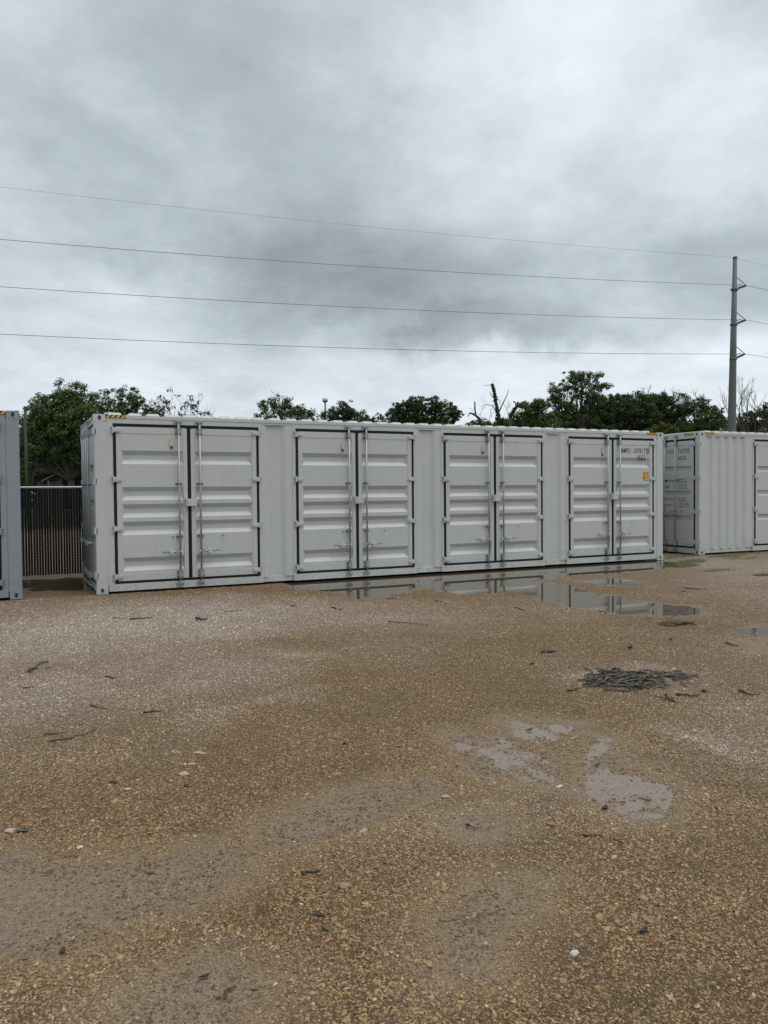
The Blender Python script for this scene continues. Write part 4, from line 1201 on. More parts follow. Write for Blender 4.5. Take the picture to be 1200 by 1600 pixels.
def tree(name, label, base_px, D, lobes, mat, leaf=0.13, dens=1.0, clump=0.55, trunk_r=0.22, bare=0, seed=0, bark=None, tone=(0.1, 0.9), group='trees beyond the fence', leaves_per=34, cat='tree', spill=0.18, twigbits=0.5):
    rg = np.random.default_rng(seed+100); rs = random.Random(seed+7)
    b0 = far(base_px, 768, D); root = empty(name, (float(b0[0]), float(b0[1]), 0.0))
    o3 = np.array([b0[0], b0[1], 0.0]); k = D/FPX
    H = []
    more = []
    for (cx, cy, rx, ry) in lobes:
        for q_ in range(2):
            an = rs.uniform(0, 2*PI); more.append((cx+math.cos(an)*rx*0.55, cy+math.sin(an)*ry*0.45, rx*0.62, ry*0.62))
    main_n = len(lobes)
    for (cx, cy, rx, ry) in list(lobes)+more:
        dz = rg.uniform(-0.3, 0.3)*rx*k
        c = far(cx, cy, D)+F_*dz
        H.append((c-o3, rx*k, ry*k))
    zmin = min(h[0][2]-h[2] for h in H)
    top = max(h[0][2] for h in H)
    tm = MB()
    cen = np.mean([h[0] for h in H], 0)
    fork = Vector((cen[0]*0.4, cen[1]*0.4, max(1.0, zmin*0.75)))
    tm.tube(curve_pts((0, 0, -0.2), tuple(fork), rs, 6, 0.04), [trunk_r*(1.15-0.07*i) for i in range(6)], 8)
    bm_ = MB()
    C_, R2, N_, T_ = [], [], [], []
    for li, (c, rx, ry) in enumerate(H):
        lp = curve_pts(tuple(fork), tuple(c*0.92+np.array([0, 0, -ry*0.3])*1.0), rs, 6, 0.10)
        if li < main_n or rs.random() < 0.4: tm.tube(lp, [trunk_r*(0.62 if li < main_n else 0.35)*(1-0.15*i) for i in range(6)], 6)
        area = rx*ry
        nc = max(8, int(area*17*dens))
        for j in range(nc):
            u_ = rg.normal(0, 1, 3); u_ /= np.linalg.norm(u_)
            r_ = rg.random()**0.40
            if rg.random() < spill: r_ *= 1.0+0.28*rg.random()
            p_ = c+u_*r_*np.array([rx, rx, ry])
            if p_[2] < 0.3: continue
            C_.append(p_); cr = clump*0.8*(0.55+0.7*rg.random())*(0.6 if r_ > 1 else 1)
            R2.append(cr); N_.append(int(leaves_per*1.7*(0.5+rg.random())*(0.5 if r_ > 1 else 1)))
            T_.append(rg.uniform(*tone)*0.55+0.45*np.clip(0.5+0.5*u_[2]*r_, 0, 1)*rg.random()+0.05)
            if rg.random() < twigbits:
                st_ = lp[rs.choice((2, 3, 4, 5))]
                bm_.tube(curve_pts(st_, tuple(p_), rs, 4, 0.12), [0.045, 0.03, 0.02, 0.008], 3, cap=False)
    obj('trunk', tm.mesh('trunk', bark or BARK), root)
    for q_ in range(bare):
        h = H[rs.randrange(len(H))]
        twigs(bm_, tuple(h[0]+np.array([rs.uniform(-.6, .6)*h[1], 0, h[2]*0.3])), (rs.uniform(-.4, .4), rs.uniform(-.2, .2), 1), h[2]*0.6, 0.035, 3, rs)
    if bm_.v: obj('branches', bm_.mesh('branches', bark or BARK), root)
    if C_:
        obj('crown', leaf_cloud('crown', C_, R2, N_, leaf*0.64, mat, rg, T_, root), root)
    tag(root, label, cat, group)
    return root
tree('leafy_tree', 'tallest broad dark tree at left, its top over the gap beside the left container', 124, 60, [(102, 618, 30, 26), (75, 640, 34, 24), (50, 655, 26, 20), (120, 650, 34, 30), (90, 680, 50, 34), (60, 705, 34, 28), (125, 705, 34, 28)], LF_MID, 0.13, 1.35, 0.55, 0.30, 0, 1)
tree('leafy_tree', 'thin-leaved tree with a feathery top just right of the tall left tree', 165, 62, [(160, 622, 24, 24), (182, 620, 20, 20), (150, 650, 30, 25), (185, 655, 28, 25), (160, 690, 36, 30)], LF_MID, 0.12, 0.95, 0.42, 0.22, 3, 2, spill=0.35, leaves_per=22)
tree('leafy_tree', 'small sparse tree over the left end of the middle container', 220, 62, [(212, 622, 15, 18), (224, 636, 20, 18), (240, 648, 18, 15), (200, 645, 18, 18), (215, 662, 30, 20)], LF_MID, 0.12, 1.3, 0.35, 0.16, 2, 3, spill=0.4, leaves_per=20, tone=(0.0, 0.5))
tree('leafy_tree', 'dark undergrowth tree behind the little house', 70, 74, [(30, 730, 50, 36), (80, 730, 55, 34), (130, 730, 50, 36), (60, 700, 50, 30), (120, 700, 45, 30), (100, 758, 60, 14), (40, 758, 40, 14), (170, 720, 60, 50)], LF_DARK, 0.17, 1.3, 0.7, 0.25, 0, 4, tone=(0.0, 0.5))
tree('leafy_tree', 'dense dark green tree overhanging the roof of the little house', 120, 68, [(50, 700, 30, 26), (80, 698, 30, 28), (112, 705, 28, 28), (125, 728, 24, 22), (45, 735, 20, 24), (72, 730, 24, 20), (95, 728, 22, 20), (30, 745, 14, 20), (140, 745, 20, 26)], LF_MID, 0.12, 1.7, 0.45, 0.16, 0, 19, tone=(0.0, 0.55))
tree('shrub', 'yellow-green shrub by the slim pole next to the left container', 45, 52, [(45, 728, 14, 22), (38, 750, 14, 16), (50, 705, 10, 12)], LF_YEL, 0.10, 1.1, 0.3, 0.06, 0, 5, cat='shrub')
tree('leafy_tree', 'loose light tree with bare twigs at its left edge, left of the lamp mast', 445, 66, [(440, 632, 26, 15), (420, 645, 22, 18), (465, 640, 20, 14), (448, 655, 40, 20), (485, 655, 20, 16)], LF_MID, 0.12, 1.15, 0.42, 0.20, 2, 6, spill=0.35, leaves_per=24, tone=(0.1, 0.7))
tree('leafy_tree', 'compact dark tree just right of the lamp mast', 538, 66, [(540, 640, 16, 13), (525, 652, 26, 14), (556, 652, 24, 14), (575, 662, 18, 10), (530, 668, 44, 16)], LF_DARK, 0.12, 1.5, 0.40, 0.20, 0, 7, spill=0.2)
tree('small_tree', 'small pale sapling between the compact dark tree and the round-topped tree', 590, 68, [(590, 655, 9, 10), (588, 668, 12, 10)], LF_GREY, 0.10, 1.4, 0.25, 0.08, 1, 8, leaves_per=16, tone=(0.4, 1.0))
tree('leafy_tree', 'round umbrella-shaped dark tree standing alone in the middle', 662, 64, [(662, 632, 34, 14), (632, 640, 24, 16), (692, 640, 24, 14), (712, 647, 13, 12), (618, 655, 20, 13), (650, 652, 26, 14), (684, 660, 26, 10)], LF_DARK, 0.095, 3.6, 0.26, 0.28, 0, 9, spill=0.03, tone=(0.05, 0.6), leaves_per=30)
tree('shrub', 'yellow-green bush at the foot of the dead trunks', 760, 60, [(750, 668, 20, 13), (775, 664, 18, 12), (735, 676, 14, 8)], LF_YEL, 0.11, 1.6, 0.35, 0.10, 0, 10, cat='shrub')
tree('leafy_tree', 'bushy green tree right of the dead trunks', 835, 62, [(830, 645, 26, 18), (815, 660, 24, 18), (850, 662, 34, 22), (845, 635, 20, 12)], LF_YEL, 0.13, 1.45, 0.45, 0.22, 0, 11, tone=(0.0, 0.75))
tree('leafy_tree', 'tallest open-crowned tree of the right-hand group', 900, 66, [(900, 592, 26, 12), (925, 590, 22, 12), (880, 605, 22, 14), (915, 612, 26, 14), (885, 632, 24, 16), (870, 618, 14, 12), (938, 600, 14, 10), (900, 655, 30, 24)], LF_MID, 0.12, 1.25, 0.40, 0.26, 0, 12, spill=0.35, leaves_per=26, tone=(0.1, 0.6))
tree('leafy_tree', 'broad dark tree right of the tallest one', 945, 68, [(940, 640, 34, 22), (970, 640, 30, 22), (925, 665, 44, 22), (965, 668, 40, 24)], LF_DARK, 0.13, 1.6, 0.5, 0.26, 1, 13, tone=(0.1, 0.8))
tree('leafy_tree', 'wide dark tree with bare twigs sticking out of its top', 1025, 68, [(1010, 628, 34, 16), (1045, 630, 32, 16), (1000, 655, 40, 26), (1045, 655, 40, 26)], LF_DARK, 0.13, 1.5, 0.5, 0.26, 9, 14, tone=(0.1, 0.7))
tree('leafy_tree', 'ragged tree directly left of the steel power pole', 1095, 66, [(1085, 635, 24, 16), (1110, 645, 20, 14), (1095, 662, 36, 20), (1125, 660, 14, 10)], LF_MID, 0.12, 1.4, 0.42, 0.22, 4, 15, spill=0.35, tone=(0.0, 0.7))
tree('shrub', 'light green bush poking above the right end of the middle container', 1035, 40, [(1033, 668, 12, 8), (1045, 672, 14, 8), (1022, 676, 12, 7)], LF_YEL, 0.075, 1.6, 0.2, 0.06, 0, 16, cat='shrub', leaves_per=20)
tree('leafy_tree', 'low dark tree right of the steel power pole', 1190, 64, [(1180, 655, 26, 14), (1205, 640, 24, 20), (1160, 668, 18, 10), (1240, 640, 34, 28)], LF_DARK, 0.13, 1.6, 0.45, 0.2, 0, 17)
tree('leafy_tree', 'lower dark growth filling under the right-hand group', 900, 78, [(800, 690, 60, 40), (880, 690, 60, 50), (960, 690, 60, 50), (1040, 690, 60, 50), (1120, 695, 60, 40), (1200, 695, 60, 40)], LF_DARK, 0.20, 0.9, 0.8, 0.2, 0, 18, tone=(0.0, 0.4))
def bare_tree(label, base_px, D, top_py, spread_px, seed, n=6, bark=None, r=0.14, leaves=0, lean=0.0):
    rs = random.Random(seed); b0 = far(base_px, 768, D); root = empty('bare_tree', (float(b0[0]), float(b0[1]), 0))
    ztop = CAM[2]+(768-top_py)/FPX*D
    mb = MB(); zf = ztop*0.55
    mb.tube([(0, 0, -0.1), (0.1, 0, zf*0.5), (lean*0.5, 0, zf)], [r*1.2, r, r*0.8], 7)
    obj('trunk', mb.mesh('trunk', bark or BARK2), root)
    bb = MB()
    for k in range(n):
        an = rs.uniform(0, 2*PI)
        twigs(bb, (lean*0.5*k/n, 0, zf*(0.75+0.25*k/n)), (R_[0]*math.cos(an)*spread_px+rs.uniform(-.2, .2), R_[1]*math.cos(an)*spread_px+rs.uniform(-.3, .3), 1.0), (ztop-zf)*0.42, r*0.5, 4, rs, 0.62)
    obj('branches', bb.mesh('branches', bark or BARK2), root)
    if leaves:
        rg = np.random.default_rng(seed); vs = np.array(bb.v); pick = vs[rg.integers(0, len(vs), leaves)]
        obj('crown', leaf_cloud('crown', pick, [0.25]*leaves, [9]*leaves, 0.10, LF_GREY, rg, rg.uniform(0, .5, leaves), root), root)
    tag(root, label, 'tree', 'trees beyond the fence')
    return root
bare_tree('pale bare tree with few leaves standing alone above the first doors', 284, 60, 603, 0.7, 21, 5, r=0.10, leaves=55)
bare_tree('very thin leafless sapling left of the pale bare tree', 262, 62, 632, 0.5, 22, 4, r=0.06)
bare_tree('low twiggy tree just right of the pale bare tree', 312, 60, 630, 1.0, 23, 5, r=0.07, leaves=40)
bare_tree('grey leafless wide-branching tree right of the steel power pole', 1178, 62, 592, 1.0, 24, 9, r=0.16)
bare_tree('thin bare tree rising out of the right-hand group near its right end', 1078, 70, 602, 0.6, 25, 6, r=0.07)
# ivy-clad dead trunk and the two broken stubs beside it
def px_tube(pts, radpx, D, mb, o3, seg=7):
    k = D/FPX
    P_ = [tuple(far(a_, b_, D)-o3) for a_, b_ in pts]
    mb.tube(P_, [r_*k for r_ in radpx], seg)
def dead(label, base, D, strokes, ivy, seed, haze_tw=False):
    b0 = far(base, 768, D); root = empty('dead_tree', (float(b0[0]), float(b0[1]), 0)); o3 = np.array([b0[0], b0[1], 0])
    mb = MB()
    px_tube([(base, 795), strokes[0][0][0]], [strokes[0][1][0]*1.2, strokes[0][1][0]], D, mb, o3)
    px_tube(strokes[0][0], strokes[0][1], D, mb, o3)
    obj('trunk', mb.mesh('trunk', BARK), root)
    bb = MB()
    for s_, r_ in strokes[1:]: px_tube(s_, r_, D, bb, o3, 5)
    rs = random.Random(seed)
    if haze_tw:
        for (cx, cy) in ((755, 650), (768, 645), (795, 640), (760, 660), (790, 655), (750, 640), (783, 650)):
            twigs(bb, tuple(far(cx, cy+8, D)-o3), (rs.uniform(-.7, .7), rs.uniform(-.4, .4), 0.9), 0.75, 0.016, 3, rs, 0.8)
    if bb.v: obj('branches', bb.mesh('branches', BARK), root)
    if ivy:
        rg = np.random.default_rng(seed); cs_ = []; rr_ = []
        for (s_, r_) in strokes[:ivy]:
            for i in range(len(s_)-1):
                for t in np.linspace(0, 1, 7):
                    cs_.append(far(s_[i][0]*(1-t)+s_[i+1][0]*t, s_[i][1]*(1-t)+s_[i+1][1]*t, D)-o3); rr_.append((r_[i]*(1-t)+r_[i+1]*t)*D/FPX*1.45)
        obj('ivy', leaf_cloud('ivy', cs_, rr_, [26]*len(cs_), 0.085, LF_DARK, rg, rg.uniform(0, .5, len(cs_)), root), root)
    tag(root, label, 'dead tree')
dead('ivy-clad dead trunk with a bent broken top rising above the third pair of doors', 786, 60,
     [([(784, 680), (779, 650), (774, 625), (772, 610), (769, 601)], [4.5, 3, 2.2, 1.6, 1.6]), ([(779, 645), (785, 632), (792, 618), (795, 608)], [1.2, 0.9, 0.6, 0.3]),
      ([(771, 622), (767, 616), (765, 612)], [0.7, 0.6, 0.4]), ([(778, 648), (770, 634), (760, 632), (752, 635)], [1.0, 0.7, 0.4, 0.2]), ([(768, 601), (762, 602), (755, 603)], [0.5, 0.3, 0.15]), ([(770, 600), (771, 594)], [0.25, 0.1]),
      ([(775, 618), (780, 626), (782, 634)], [0.6, 0.4, 0.2])], 1, 31, True)
dead('broken dead trunk stub with a raised fork left of the ivy-clad trunk', 755, 59,
     [([(754, 672), (749, 654), (742, 648), (734, 645)], [2.4, 2.2, 1.9, 1.2]), ([(743, 648), (742, 638), (742, 628)], [1.3, 1.2, 1.0]), ([(734, 645), (731, 651)], [1.0, 0.5]), ([(742, 630), (740, 627)], [0.5, 0.3])], 0, 32)
dead('short broken leaning trunk with a knobbed end right of the ivy-clad trunk', 797, 59,
     [([(797, 652), (802, 643), (808, 634)], [2.2, 2.0, 1.5]), ([(807, 636), (805, 629), (802, 627)], [1.0, 1.0, 1.3])], 1, 33)
# fallen-looking bare limb above the roof at left
dead('long bare limb arching low over the roof right of the pale bare tree', 318, 58,
     [([(308, 660), (318, 655), (330, 652), (342, 654)], [0.9, 0.7, 0.5, 0.4]), ([(342, 654), (350, 658)], [0.4, 0.2]), ([(330, 652), (334, 643), (331, 638)], [0.35, 0.2, 0.1]), ([(318, 655), (322, 646)], [0.3, 0.12])], 0, 34)

# far-off wood closing the field beyond the fence
rg = np.random.default_rng(300)
cc = []
for th in np.linspace(-1.0, 1.0, 260):
    for q_ in range(7):
        r_ = rg.uniform(96, 108); a_ = YAW+th*0.85
        cc.append((CAM[0]+math.sin(a_)*r_, CAM[1]+math.cos(a_)*r_, rg.uniform(0.2, 4.6+1.6*math.sin(th*9))))
fw = obj('far_wood', leaf_cloud('far_wood', cc, [1.2]*len(cc), [46]*len(cc), 0.30, LF_DARK, rg, list(rg.uniform(0, 0.5, len(cc))), None))
tag(fw, kind='stuff')
# rough grass beyond the fence
rg = np.random.default_rng(77)
def grass_patch(name, cx, cy, rx, ry, n, h, mat, kind='stuff', zfn=None, lean=0.5):
    an = rg.uniform(0, 2*PI, n); rr_ = np.sqrt(rg.random(n))
    x_ = cx+np.cos(an)*rr_*rx; y_ = cy+np.sin(an)*rr_*ry
    z_ = ground_h(x_, y_)
    hh = h*rg.uniform(0.4, 1.2, n); a2 = rg.uniform(0, 2*PI, n); w = h*0.06
    bx, by = np.cos(a2)*w, np.sin(a2)*w
    lx, ly = rg.normal(0, lean, n)*hh, rg.normal(0, lean, n)*hh
    V = np.stack([np.stack([x_-bx, y_-by, z_-0.003], 1), np.stack([x_+bx, y_+by, z_-0.003], 1), np.stack([x_+lx, y_+ly, z_+hh], 1)], 1).reshape(-1, 3)
    me_ = bpy.data.meshes.new(name); me_.vertices.add(n*3); me_.vertices.foreach_set('co', V.reshape(-1))
    me_.loops.add(n*3); me_.loops.foreach_set('vertex_index', np.arange(n*3))
    me_.polygons.add(n); me_.polygons.foreach_set('loop_start', np.arange(0, n*3, 3)); me_.polygons.foreach_set('loop_total', np.full(n, 3))
    me_.materials.append(mat); me_.update()
    return tag(obj(name, me_), kind=kind)
grass_patch('field_grass', 2.0, 36.0, 26.0, 10.0, 26000, 0.28, GRASSF)
for (a_, b_, rx, ry, n) in ((1062, 884, 0.45, 0.35, 900), (1078, 879, 0.4, 0.3, 700), (1070, 872, 0.6, 0.2, 500), (1130, 874, 0.5, 0.25, 350), (1150, 871, 0.3, 0.2, 220), (1190, 900, 0.20, 0.10, 260),
                            (1120, 893, 0.5, 0.12, 250), (1175, 868, 0.5, 0.2, 160), (1160, 877, 0.4, 0.25, 160)):
    c_ = gp(a_, b_)
    grass_patch('weeds', c_[0], c_[1], rx, ry, n, 0.055, GRASSM, lean=0.8)
for (a_, b_) in ((1056, 866), (1125, 866), (1159, 864)):
    c_ = gp(a_, b_); grass_patch('weeds', c_[0], c_[1], 0.07, 0.05, 60, 0.22, GRASSM, lean=0.35)

# ------------------------------------------------------------------ debris on the gravel
def gz_at(x_, y_): return float(ground_h(np.array([x_]), np.array([y_]))[0])
def twig(pts_px, r_mm, mat, label, fork=0, seed=0, group='twigs lying on the gravel', name='twig', cat='twig'):
    rs = random.Random(seed)
    P_ = [gp(a_, b_, 0.01) for a_, b_ in pts_px]
    o3 = P_[0]
    pts = []
    for i in range(len(P_)-1):
        for t in (0, 0.33, 0.66):
            q_ = P_[i]*(1-t)+P_[i+1]*t; pts.append(q_)
    pts.append(P_[-1])
    out = []
    for i, q_ in enumerate(pts):
        j = r_mm*0.0012
        out.append((q_[0]-o3[0]+rs.uniform(-j, j)*2, q_[1]-o3[1]+rs.uniform(-j, j)*2, max(gz_at(q_[0], q_[1]), 0)-0.0+r_mm*0.0011+rs.uniform(0, 0.004)))
    n = len(out); mb = MB()
    mb.tube(out, [r_mm*0.001*(1-0.55*i/(n-1))*rs.uniform(0.85, 1.15) for i in range(n)], 6)
    for k in range(fork):
        i = rs.randrange(1, n-1); p_ = out[i]; an = rs.uniform(0, 2*PI); l_ = r_mm*0.001*rs.uniform(8, 16)
        mb.tube([p_, (p_[0]+math.cos(an)*l_*0.5, p_[1]+math.sin(an)*l_*0.5, p_[2]+0.006), (p_[0]+math.cos(an)*l_, p_[1]+math.sin(an+0.3)*l_, p_[2]+0.003)], [r_mm*0.0005, r_mm*0.0004, r_mm*0.0002], 4)
    o = obj(name, mb.mesh(name, mat)); o.location = (o3[0], o3[1], 0)
    tag(o, label, cat, group)
    return o
TW = [
 ([(43, 1052), (58, 1043), (72, 1037)], 13, TWIG_G, 'thick grey-green stick lying askew on the pale gravel at left', 0),
 ([(74, 1045), (81, 1044)], 6, TWIG_D, 'tiny twig just right of the thick stick at left', 0),
 ([(34, 1077), (52, 1074)], 6, TWIG_D, 'short thin twig below the thick stick at left', 0),
 ([(204, 969), (222, 968), (239, 967)], 10, TWIG_D, 'straight dark stick on the pale gravel in front of the first doors', 0),
 ([(178, 966), (198, 968)], 6, TWIG_D, 'thin twig left of the straight dark stick', 0),
 ([(305, 968), (314, 970), (326, 969)], 14, TWIG_D, 'stubby dark stick under the first right door leaf', 1),
 ([(350, 957), (362, 956), (377, 955)], 6, TWIG_D, 'thin dark twig right of the stubby stick', 0),
 ([(142, 1103), (155, 1106), (168, 1109)], 5, TWIG_D, 'thin curved twig in the middle left of the gravel', 0),
 ([(226, 1115), (240, 1112), (254, 1113)], 6, TWIG_D, 'dark bent twig right of the thin curved one', 1),
 ([(165, 1058), (173, 1060), (179, 1062)], 6, TWIG_D, 'short broken twig on pale gravel at left', 1),
 ([(68, 1150), (85, 1148), (104, 1146)], 4, TWIG_D, 'faint twig above the longest thin twig', 0),
 ([(78, 1160), (110, 1155), (130, 1150), (150, 1142)], 4, TWIG_D, 'longest thin twig, in the left foreground', 2),
 ([(473, 1366), (485, 1365), (499, 1362)], 6, TWIG_D, 'short black stick in the middle foreground', 0),
 ([(520, 950), (527, 952), (535, 953)], 8, TWIG_D, 'small dark twig below the second doors', 1),
 ([(608, 972), (640, 974), (668, 977)], 5, TWIG_D, 'long thin twig below the puddle', 1),
 ([(604, 937), (618, 936)], 9, TWIG_D, 'dark stub on the shore of the puddle', 0),
 ([(680, 939), (690, 940)], 7, TWIG_D, 'small stub by the puddle below the third doors', 0),
 ([(1070, 920), (1090, 922), (1108, 922)], 9, TWIG_D, 'long dark twig on the gravel right of the puddle', 1),
 ([(1065, 924), (1075, 925)], 7, TWIG_D, 'short twig left of the long dark twig by the puddle', 0),
 ([(1135, 1006), (1147, 1009), (1156, 1010)], 8, TWIG_D, 'small twig in the wet patch near the right edge', 0),
 ([(1153, 1082), (1168, 1086), (1182, 1088)], 10, TWIG_G, 'grey-green stick near the right edge level with the pod heap', 0),
 ([(1060, 1088), (1078, 1089), (1092, 1089)], 10, TWIG_G, 'straight stick just right of the pod heap', 0),
 ([(1034, 1088), (1045, 1095), (1056, 1101)], 9, TWIG_D, 'dark forked stick below the right end of the pod heap', 3),
 ([(886, 1082), (898, 1079), (905, 1078)], 8, TWIG_G, 'small stick left of the pod heap', 0),
 ([(728, 1287), (735, 1290), (742, 1292)], 4, TWIG_D, 'thin twig in the small silty patch', 0),
 ([(913, 1308), (925, 1308), (938, 1307)], 4, TWIG_D, 'thin straight twig below the large silty puddle', 0),
 ([(928, 1194), (935, 1192), (940, 1191)], 4, TWIG_D, 'tiny twig floating in the large silty puddle', 0),
 ([(350, 1556), (358, 1550), (366, 1543)], 6, TWIG_G, 'slanted grey twig at the bottom of the photo', 0),
 ([(75, 1466), (85, 1467), (96, 1471)], 3, TWIG_P, 'pale thin twig in the lower left corner', 0),
 ([(958, 1312), (975, 1318)], 3, TWIG_D, 'faint twig in the lower right gravel', 0),
 ([(1118, 1262), (1125, 1275)], 4, TWIG_D, 'small curved twig at right below the silty puddles', 0),
 ([(805, 950), (820, 955)], 8, TWIG_D, 'dark twig lying in the shallow end of the puddle', 0),
 ([(935, 955), (950, 958)], 8, TWIG_D, 'dark twig at the front shore of the puddle below the fourth doors', 0),
]
for i, (p_, r_, m_, lab, fk) in enumerate(TW): twig(p_, r_, m_, lab, fk, i)
def leaf_obj(px, py, L_, wd, mat, label, rz, seed, name='leaf', cat='leaf', curl=0.25, group='leaves lying on the gravel'):
    L_ *= 0.72; wd *= 0.7
    mb = MB(); n = 7
    rs = random.Random(seed)
    vs = []; fs = []
    for i in range(n):
        t = i/(n-1); w = wd*math.sin(PI*min(1, t*0.92+0.04))**0.8
        z_ = curl*L_*(t-0.5)**2
        vs += [(L_*(t-0.5), -w, z_+0.3*w), (L_*(t-0.5), 0, z_), (L_*(t-0.5), w, z_+0.35*w)]
    for i in range(n-1):
        for k in range(2): a_ = i*3+k; fs.append((a_, a_+1, a_+4, a_+3))
    m_ = len(vs); vs += [(v[0], v[1], v[2]-0.002) for v in vs]
    fs += [tuple(m_+q_ for q_ in f[::-1]) for f in fs]
    mb.add(vs, fs, 0, True)
    mb.tube([(-L_*0.5, 0, curl*L_*0.25), (-L_*0.66, 0.003, curl*L_*0.1)], 0.0014, 5)
    o = obj(name, mb.mesh(name, mat)); c_ = gp(px, py, 0.01)
    o.location = (c_[0], c_[1], max(gz_at(c_[0], c_[1]), 0)+0.005); o.rotation_euler = (rs.uniform(-.3, .3), rs.uniform(-.2, .2), rz)
    tag(o, label, cat, group)
leaf_obj(34, 1302, 0.085, 0.017, LEAF_G, 'flat grey-green leaf at the left edge of the foreground', -0.2, 1)
leaf_obj(538, 1163, 0.06, 0.016, LEAF_D, 'dark curled leaf in the middle of the brown gravel', 1.1, 2, curl=0.8)
leaf_obj(1006, 1457, 0.065, 0.016, LEAF_D, 'dark green leaf in the lower right foreground', 0.3, 3, curl=0.6)
leaf_obj(828, 1139, 0.075, 0.020, LEAF_D, 'dark leaf at the far end of the upper silty puddle', -0.1, 4, curl=0.6)
leaf_obj(945, 1262, 0.075, 0.020, LEAF_D, 'dark crumpled leaf at the lower left shore of the large silty puddle', 0.5, 5, curl=0.9)
leaf_obj(1011, 1249, 0.055, 0.013, LEAF_D, 'dark leaf inside the large silty puddle', -0.6, 6)
leaf_obj(985, 1013, 0.11, 0.035, LEAF_B, 'curled brown leaf above the pod heap', 0.6, 7, curl=1.1)
leaf_obj(832, 1038, 0.08, 0.022, LEAF_B, 'reddish brown leaf left of and above the pod heap', 0.1, 8)
leaf_obj(98, 1483, 0.05, 0.013, LEAF_D, 'dark leaf beside the pale twig in the lower left', 1.3, 9, curl=0.5)
leaf_obj(498, 1430, 0.06, 0.014, LEAF_D, 'dark leaf below the short black stick', -0.8, 10, curl=0.4)
leaf_obj(458, 947, 0.12, 0.03, LEAF_D, 'dark leaf on the pale gravel below the second doors', 0.4, 11, curl=0.8)
leaf_obj(1100, 1081, 0.12, 0.03, LEAF_D, 'dark leaf lying between two sticks right of the pod heap', 0.9, 12, curl=0.5)
leaf_obj(1048, 1000, 0.09, 0.02, LEAF_B, 'small dull brown leaf under the mud clod', 0.2, 13, curl=0.4)
leaf_obj(320, 1523, 0.05, 0.014, LEAF_D, 'dark scrap of leaf near the bottom edge', 0.2, 14, curl=0.5)
leaf_obj(510, 1452, 0.055, 0.02, LEAF_G, 'round grey-green leaf pressed into the gravel below the dark leaf', 1.9, 15, curl=0.2)
def stone(px, py, sx, sy, sz_, mat, label, seed, name='stone', cat='stone', group='larger stones lying on the gravel'):
    import bmesh
    bm = bmesh.new(); bmesh.ops.create_icosphere(bm, subdivisions=3, radius=1.0)
    rs = random.Random(seed); offs = Vector((rs.uniform(0, 50), rs.uniform(0, 50), rs.uniform(0, 50)))
    from mathutils import noise as mn
    for v in bm.verts:
        n_ = mn.noise(v.co*1.1+offs)*0.42+mn.noise(v.co*3.2+offs)*0.12
        v.co = v.co*(1+n_); v.co = Vector((v.co.x*sx, v.co.y*sy, v.co.z*sz_))
    me_ = bpy.data.meshes.new(name); bm.to_mesh(me_); bm.free()
    for p_ in me_.polygons: p_.use_smooth = True
    me_.materials.append(mat); o = obj(name, me_); c_ = gp(px, py, 0.005)
    o.location = (c_[0], c_[1], max(gz_at(c_[0], c_[1]), -0.003)+sz_*0.45); o.rotation_euler = (0, 0, rs.uniform(-0.5, 0.5)-YAW)
    tag(o, label, cat, group)
stone(288, 1212, .030, .022, .014, STONE_P, 'pale round stone in the left foreground, below the other two pale ones', 1)
stone(311, 1179, .040, .016, .010, STONE_P, 'long flat pale stone, uppermost of the three at left', 2)
stone(300, 1196, .028, .008, .007, STONE_P, 'narrow pale splinter between two larger pale stones at left', 3)
stone(539, 1387, .026, .022, .013, STONE_T, 'large round tan stone right of the short black stick', 4)
stone(897, 1495, .018, .012, .010, STONE_W, 'bright white stone in the lower right foreground', 5)
stone(177, 1225, .022, .014, .010, STONE_D, 'small black stone in the left foreground', 6)
stone(290, 1229, .012, .010, .008, STONE_D, 'tiny dark stone just below the pale round stone', 7)
stone(858, 1020, .075, .035, .018, STONE_D, 'smooth dark lump on the gravel left above the pod heap', 8)
stone(874, 1230, .022, .012, .008, STONE_W, 'small white stone between the silty puddles', 9)
stone(696, 1247, .025, .014, .010, STONE_P, 'pale stone right of the long silty streak', 10)
stone(16, 1303, .03, .018, .010, STONE_P, 'pale stone cut close to the left edge of the foreground', 11)
stone(70, 1265, .022, .016, .010, STONE_T, 'small tan stone in the left foreground', 12)
stone(125, 1328, .014, .010, .008, STONE_W, 'tiny bright stone below the small tan stone', 13)
stone(200, 1236, .018, .008, .006, STONE_W, 'small white chip right of the black stone', 14)
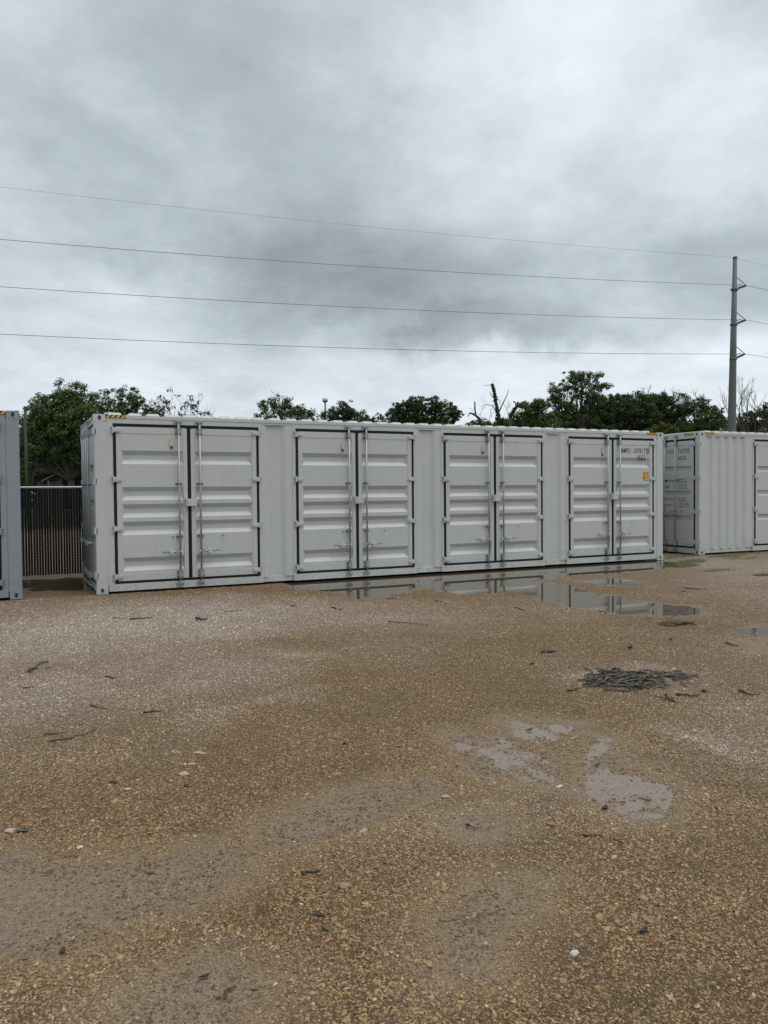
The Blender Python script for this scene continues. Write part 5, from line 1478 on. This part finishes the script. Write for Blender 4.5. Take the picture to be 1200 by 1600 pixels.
# mud clod with bark bits
cl = empty('mud_clod', tuple(gp(1050, 977))); tag(cl, 'dark brown clod of mud and bark near the right end of the puddle', 'clod')
rs = random.Random(3)
import bmesh
from mathutils import noise as mnoise
bm = bmesh.new(); bmesh.ops.create_icosphere(bm, subdivisions=4, radius=1.0)
for v in bm.verts:
    n_ = mnoise.noise(v.co*1.6)*0.5+mnoise.noise(v.co*5)*0.22
    v.co = Vector((v.co.x*(1+n_)*0.16, v.co.y*(1+n_)*0.12, v.co.z*(1+n_)*0.045))
me_ = bpy.data.meshes.new('clod'); bm.to_mesh(me_); bm.free(); me_.materials.append(simple('mud', (0.045, 0.032, 0.020), 0.8, 0, 0.4, 30, 0.8, 0.006))
obj('mud', me_, cl)
for k in range(5):
    a_ = rs.uniform(-.5, .5); mb = MB(); x0_, y0_ = rs.uniform(-.25, .05), rs.uniform(-.12, .12)
    mb.tube([(x0_, y0_, 0.02), (x0_+0.12*math.cos(a_), y0_+0.12*math.sin(a_), 0.035), (x0_+0.24*math.cos(a_), y0_+0.24*math.sin(a_), 0.015)], [0.010, 0.009, 0.006], 6)
    obj('bark_strip', mb.mesh('bark_strip', TWIG_D), cl)

# heap of long curled pods
heap = empty('pod_heap', tuple(gp(1000, 1066))); tag(heap, 'tangled flat heap of long curled grey-green pods on the gravel at right', 'plant debris')
rs = random.Random(12)
hp = gp(1000, 1066)
for k in range(190):
    t = rs.random()
    if k < 130: cx, cy = rs.gauss(970, 24), rs.gauss(1066, 7.5)
    elif k < 172: cx, cy = rs.gauss(1028, 22), rs.gauss(1060, 5)
    else: cx, cy = rs.gauss(930, 13), rs.gauss(1060, 4)
    c_ = gp(min(max(cx, 908), 1068), min(max(cy, 1051), 1082)); L_ = rs.uniform(0.05, 0.24)*(0.6 if k % 3 == 0 else 1.0); n = 7
    a0 = rs.uniform(0, 2*PI) if rs.random() < 0.45 else rs.gauss(-YAW, 0.5)
    cv = rs.uniform(-9, 9); lift = rs.uniform(0.002, 0.026)*(1.0 if k < 110 else 0.6)
    p_ = Vector((c_[0]-hp[0], c_[1]-hp[1], 0)); pts = []
    for i in range(n):
        s_ = L_/(n-1); pts.append((p_.x, p_.y, gz_at(c_[0], c_[1])+0.007+lift*math.sin(PI*i/(n-1))+0.3*lift)); an = a0+cv*s_*i; p_ = p_+Vector((math.cos(an)*s_, math.sin(an)*s_, 0))
    r_ = rs.uniform(0.0040, 0.0100)
    mb = MB(); mb.tube(pts, [r_*(0.5+0.5*math.sin(PI*(i+0.6)/(n+0.2))) for i in range(n)], 6)
    if k % 4 == 0: q0 = pts[3]; a5 = a0+rs.choice((-0.8, 0.8)); mb.tube([q0, (q0[0]+0.05*math.cos(a5), q0[1]+0.05*math.sin(a5), q0[2]-0.004)], [r_*0.6, r_*0.25], 5)
    obj('pod', mb.mesh('pod', rs.choice((POD, POD, POD, TWIG_G, TWIG_D))), heap)
